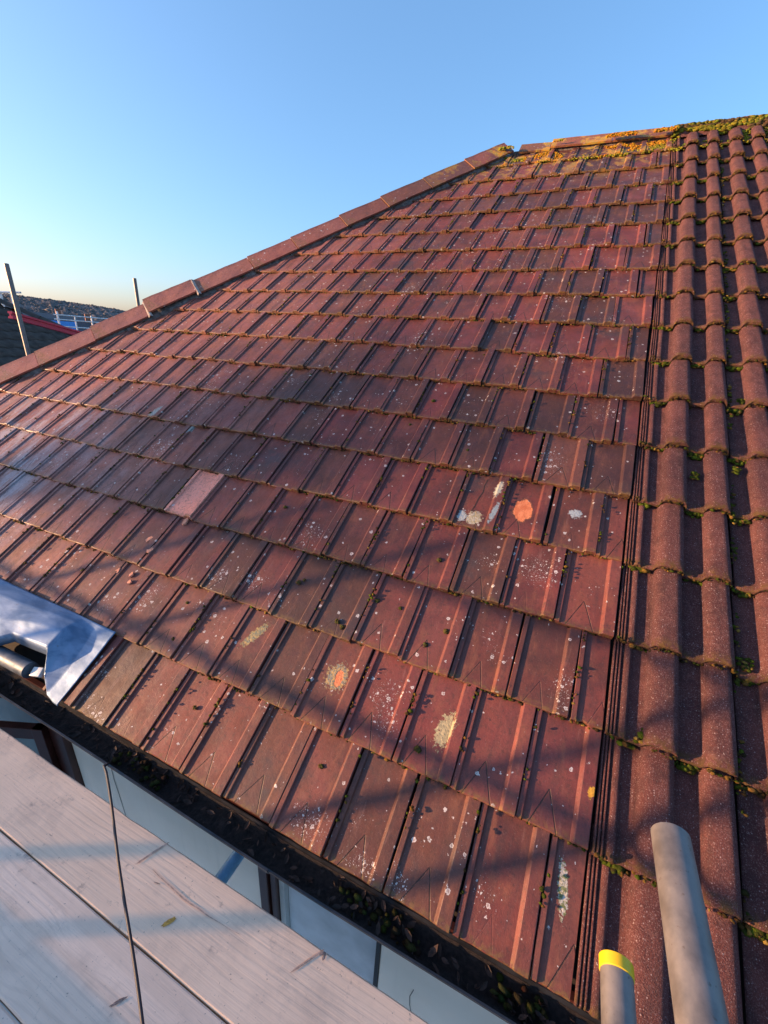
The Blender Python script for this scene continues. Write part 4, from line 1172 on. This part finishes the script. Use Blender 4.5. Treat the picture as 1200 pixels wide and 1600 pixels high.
# scaffold far left
fs2 = root("far_scaffold", (-24, 10.9, GROUND)); tag(fs2, "white scaffold frame behind the dark roof at the left edge", "scaffold")
for (x, y, t) in ((-23.75, 10.75, 2.55), (-23.35, 10.95, 2.62), (-24.4, 10.3, 2.5)):
    link("upright", tube_mesh("upright", (x, y, GROUND), (x, y, t), .05, .01, 8), M['white_metal'], fs2)
link("rail", tube_mesh("rail", (-24.6, 10.2, 2.52), (-23.0, 11.15, 2.60), .04, .01, 8), M['white_metal'], fs2)

# ---- across the road, out of frame towards the sun: row house added to shade the platform, street tree that shades the roof
opp = root("opposite_shade_house", (-30, -15.5, GROUND)); tag(opp, "unseen long terrace added across the road to shade the platform", "house")
OY, OZ = -12.0, 4.34
link("wall", bm_mesh("wall", box_bm(-58, -8, OY - 8.2, OY, GROUND, OZ - 2.9)), M['wall'], opp)  # white render picked to bounce light back at the house
ov = [(-58.4, OY + .4 - 0.0, OZ - 3.0), (-7.6, OY + .4, OZ - 3.0), (-7.6, OY - 4.1, OZ), (-58.4, OY - 4.1, OZ), (-58.4, OY - 8.6, OZ - 3.0), (-7.6, OY - 8.6, OZ - 3.0)]
link("roof", mesh("roof", ov, [(0, 1, 2, 3), (3, 2, 5, 4), (0, 3, 4), (1, 5, 2)]), M['far_roof'], opp)  # roof of the added shade terrace
def street_shade_tree(cx, cy, crown_c, crown_r, nleaf, label):
    t = root("street_shade_tree", (cx, cy, GROUND)); tag(t, label, "tree")
    bm = bmesh.new()
    def limb(p0, p1, r0, r1):
        d = (p1 - p0).normalized(); a = d.orthogonal().normalized(); b = d.cross(a); ring = []
        for c, r_ in ((p0, r0), ((p0 + p1) / 2 + a * r0 * .6, (r0 + r1) / 2), (p1, r1)):
            ring.append([bm.verts.new(c + a * r_ * math.cos(k * math.pi / 3) + b * r_ * math.sin(k * math.pi / 3)) for k in range(6)])
        for q in range(2):
            for k in range(6): bm.faces.new((ring[q][k], ring[q][(k + 1) % 6], ring[q + 1][(k + 1) % 6], ring[q + 1][k]))
    cc = Vector(crown_c); fork = Vector((cx, cy, cc.z - crown_r[2] * 1.1)); limb(Vector((cx, cy, GROUND)), fork, .22, .13)
    rt = random.Random(3); ends = []
    for k in range(16):
        e = cc + Vector((rt.gauss(0, .5) * crown_r[0], rt.gauss(0, .5) * crown_r[1], rt.gauss(.1, .45) * crown_r[2])); limb(fork, e, .07, .018); ends.append(e)
        for q in range(3):
            e2 = e + Vector((rt.gauss(0, .4), rt.gauss(0, .4), rt.gauss(.1, .3))); limb((fork + e * 2) / 3, e2, .025, .006); ends.append(e2)
    link("trunk", bm_mesh("trunk", bm), flatmat("bark", (.08, .06, .045), .95), t)
    v, f = [], []
    for k in range(nleaf):
        e = rt.choice(ends); c = e + Vector((rt.gauss(0, .22), rt.gauss(0, .22), rt.gauss(0, .18))); s_ = rt.uniform(.03, .07)
        a = Vector((rt.gauss(0, 1), rt.gauss(0, 1), rt.gauss(0, 1))).normalized(); b = a.orthogonal().normalized(); o_ = len(v)
        v += [c - a * s_, c + b * s_ * .5, c + a * s_, c - b * s_ * .5]; f.append((o_, o_ + 1, o_ + 2, o_ + 3))
    link("crown", mesh("crown", v, f), flatmat("leaf_green", (.06, .075, .03), .7), t)["kind"] = "stuff"
street_shade_tree(-17.6, -6.7, (-17.3, -6.75, 3.15), (.85, .85, .75), 2000, "small unseen street tree shading the roof, in front of the added terrace")

# tube cut-offs: set smoothing by angle on hard meshes
for o in list(COL.objects):
    if o.type == 'MESH' and o.name.split('.')[0] in ("scaffold_pole", "gutter", "end_cap", "outlet_pipe", "upright", "rail"):
        try: o.data.set_sharp_from_angle(angle=R(40))
        except Exception: pass
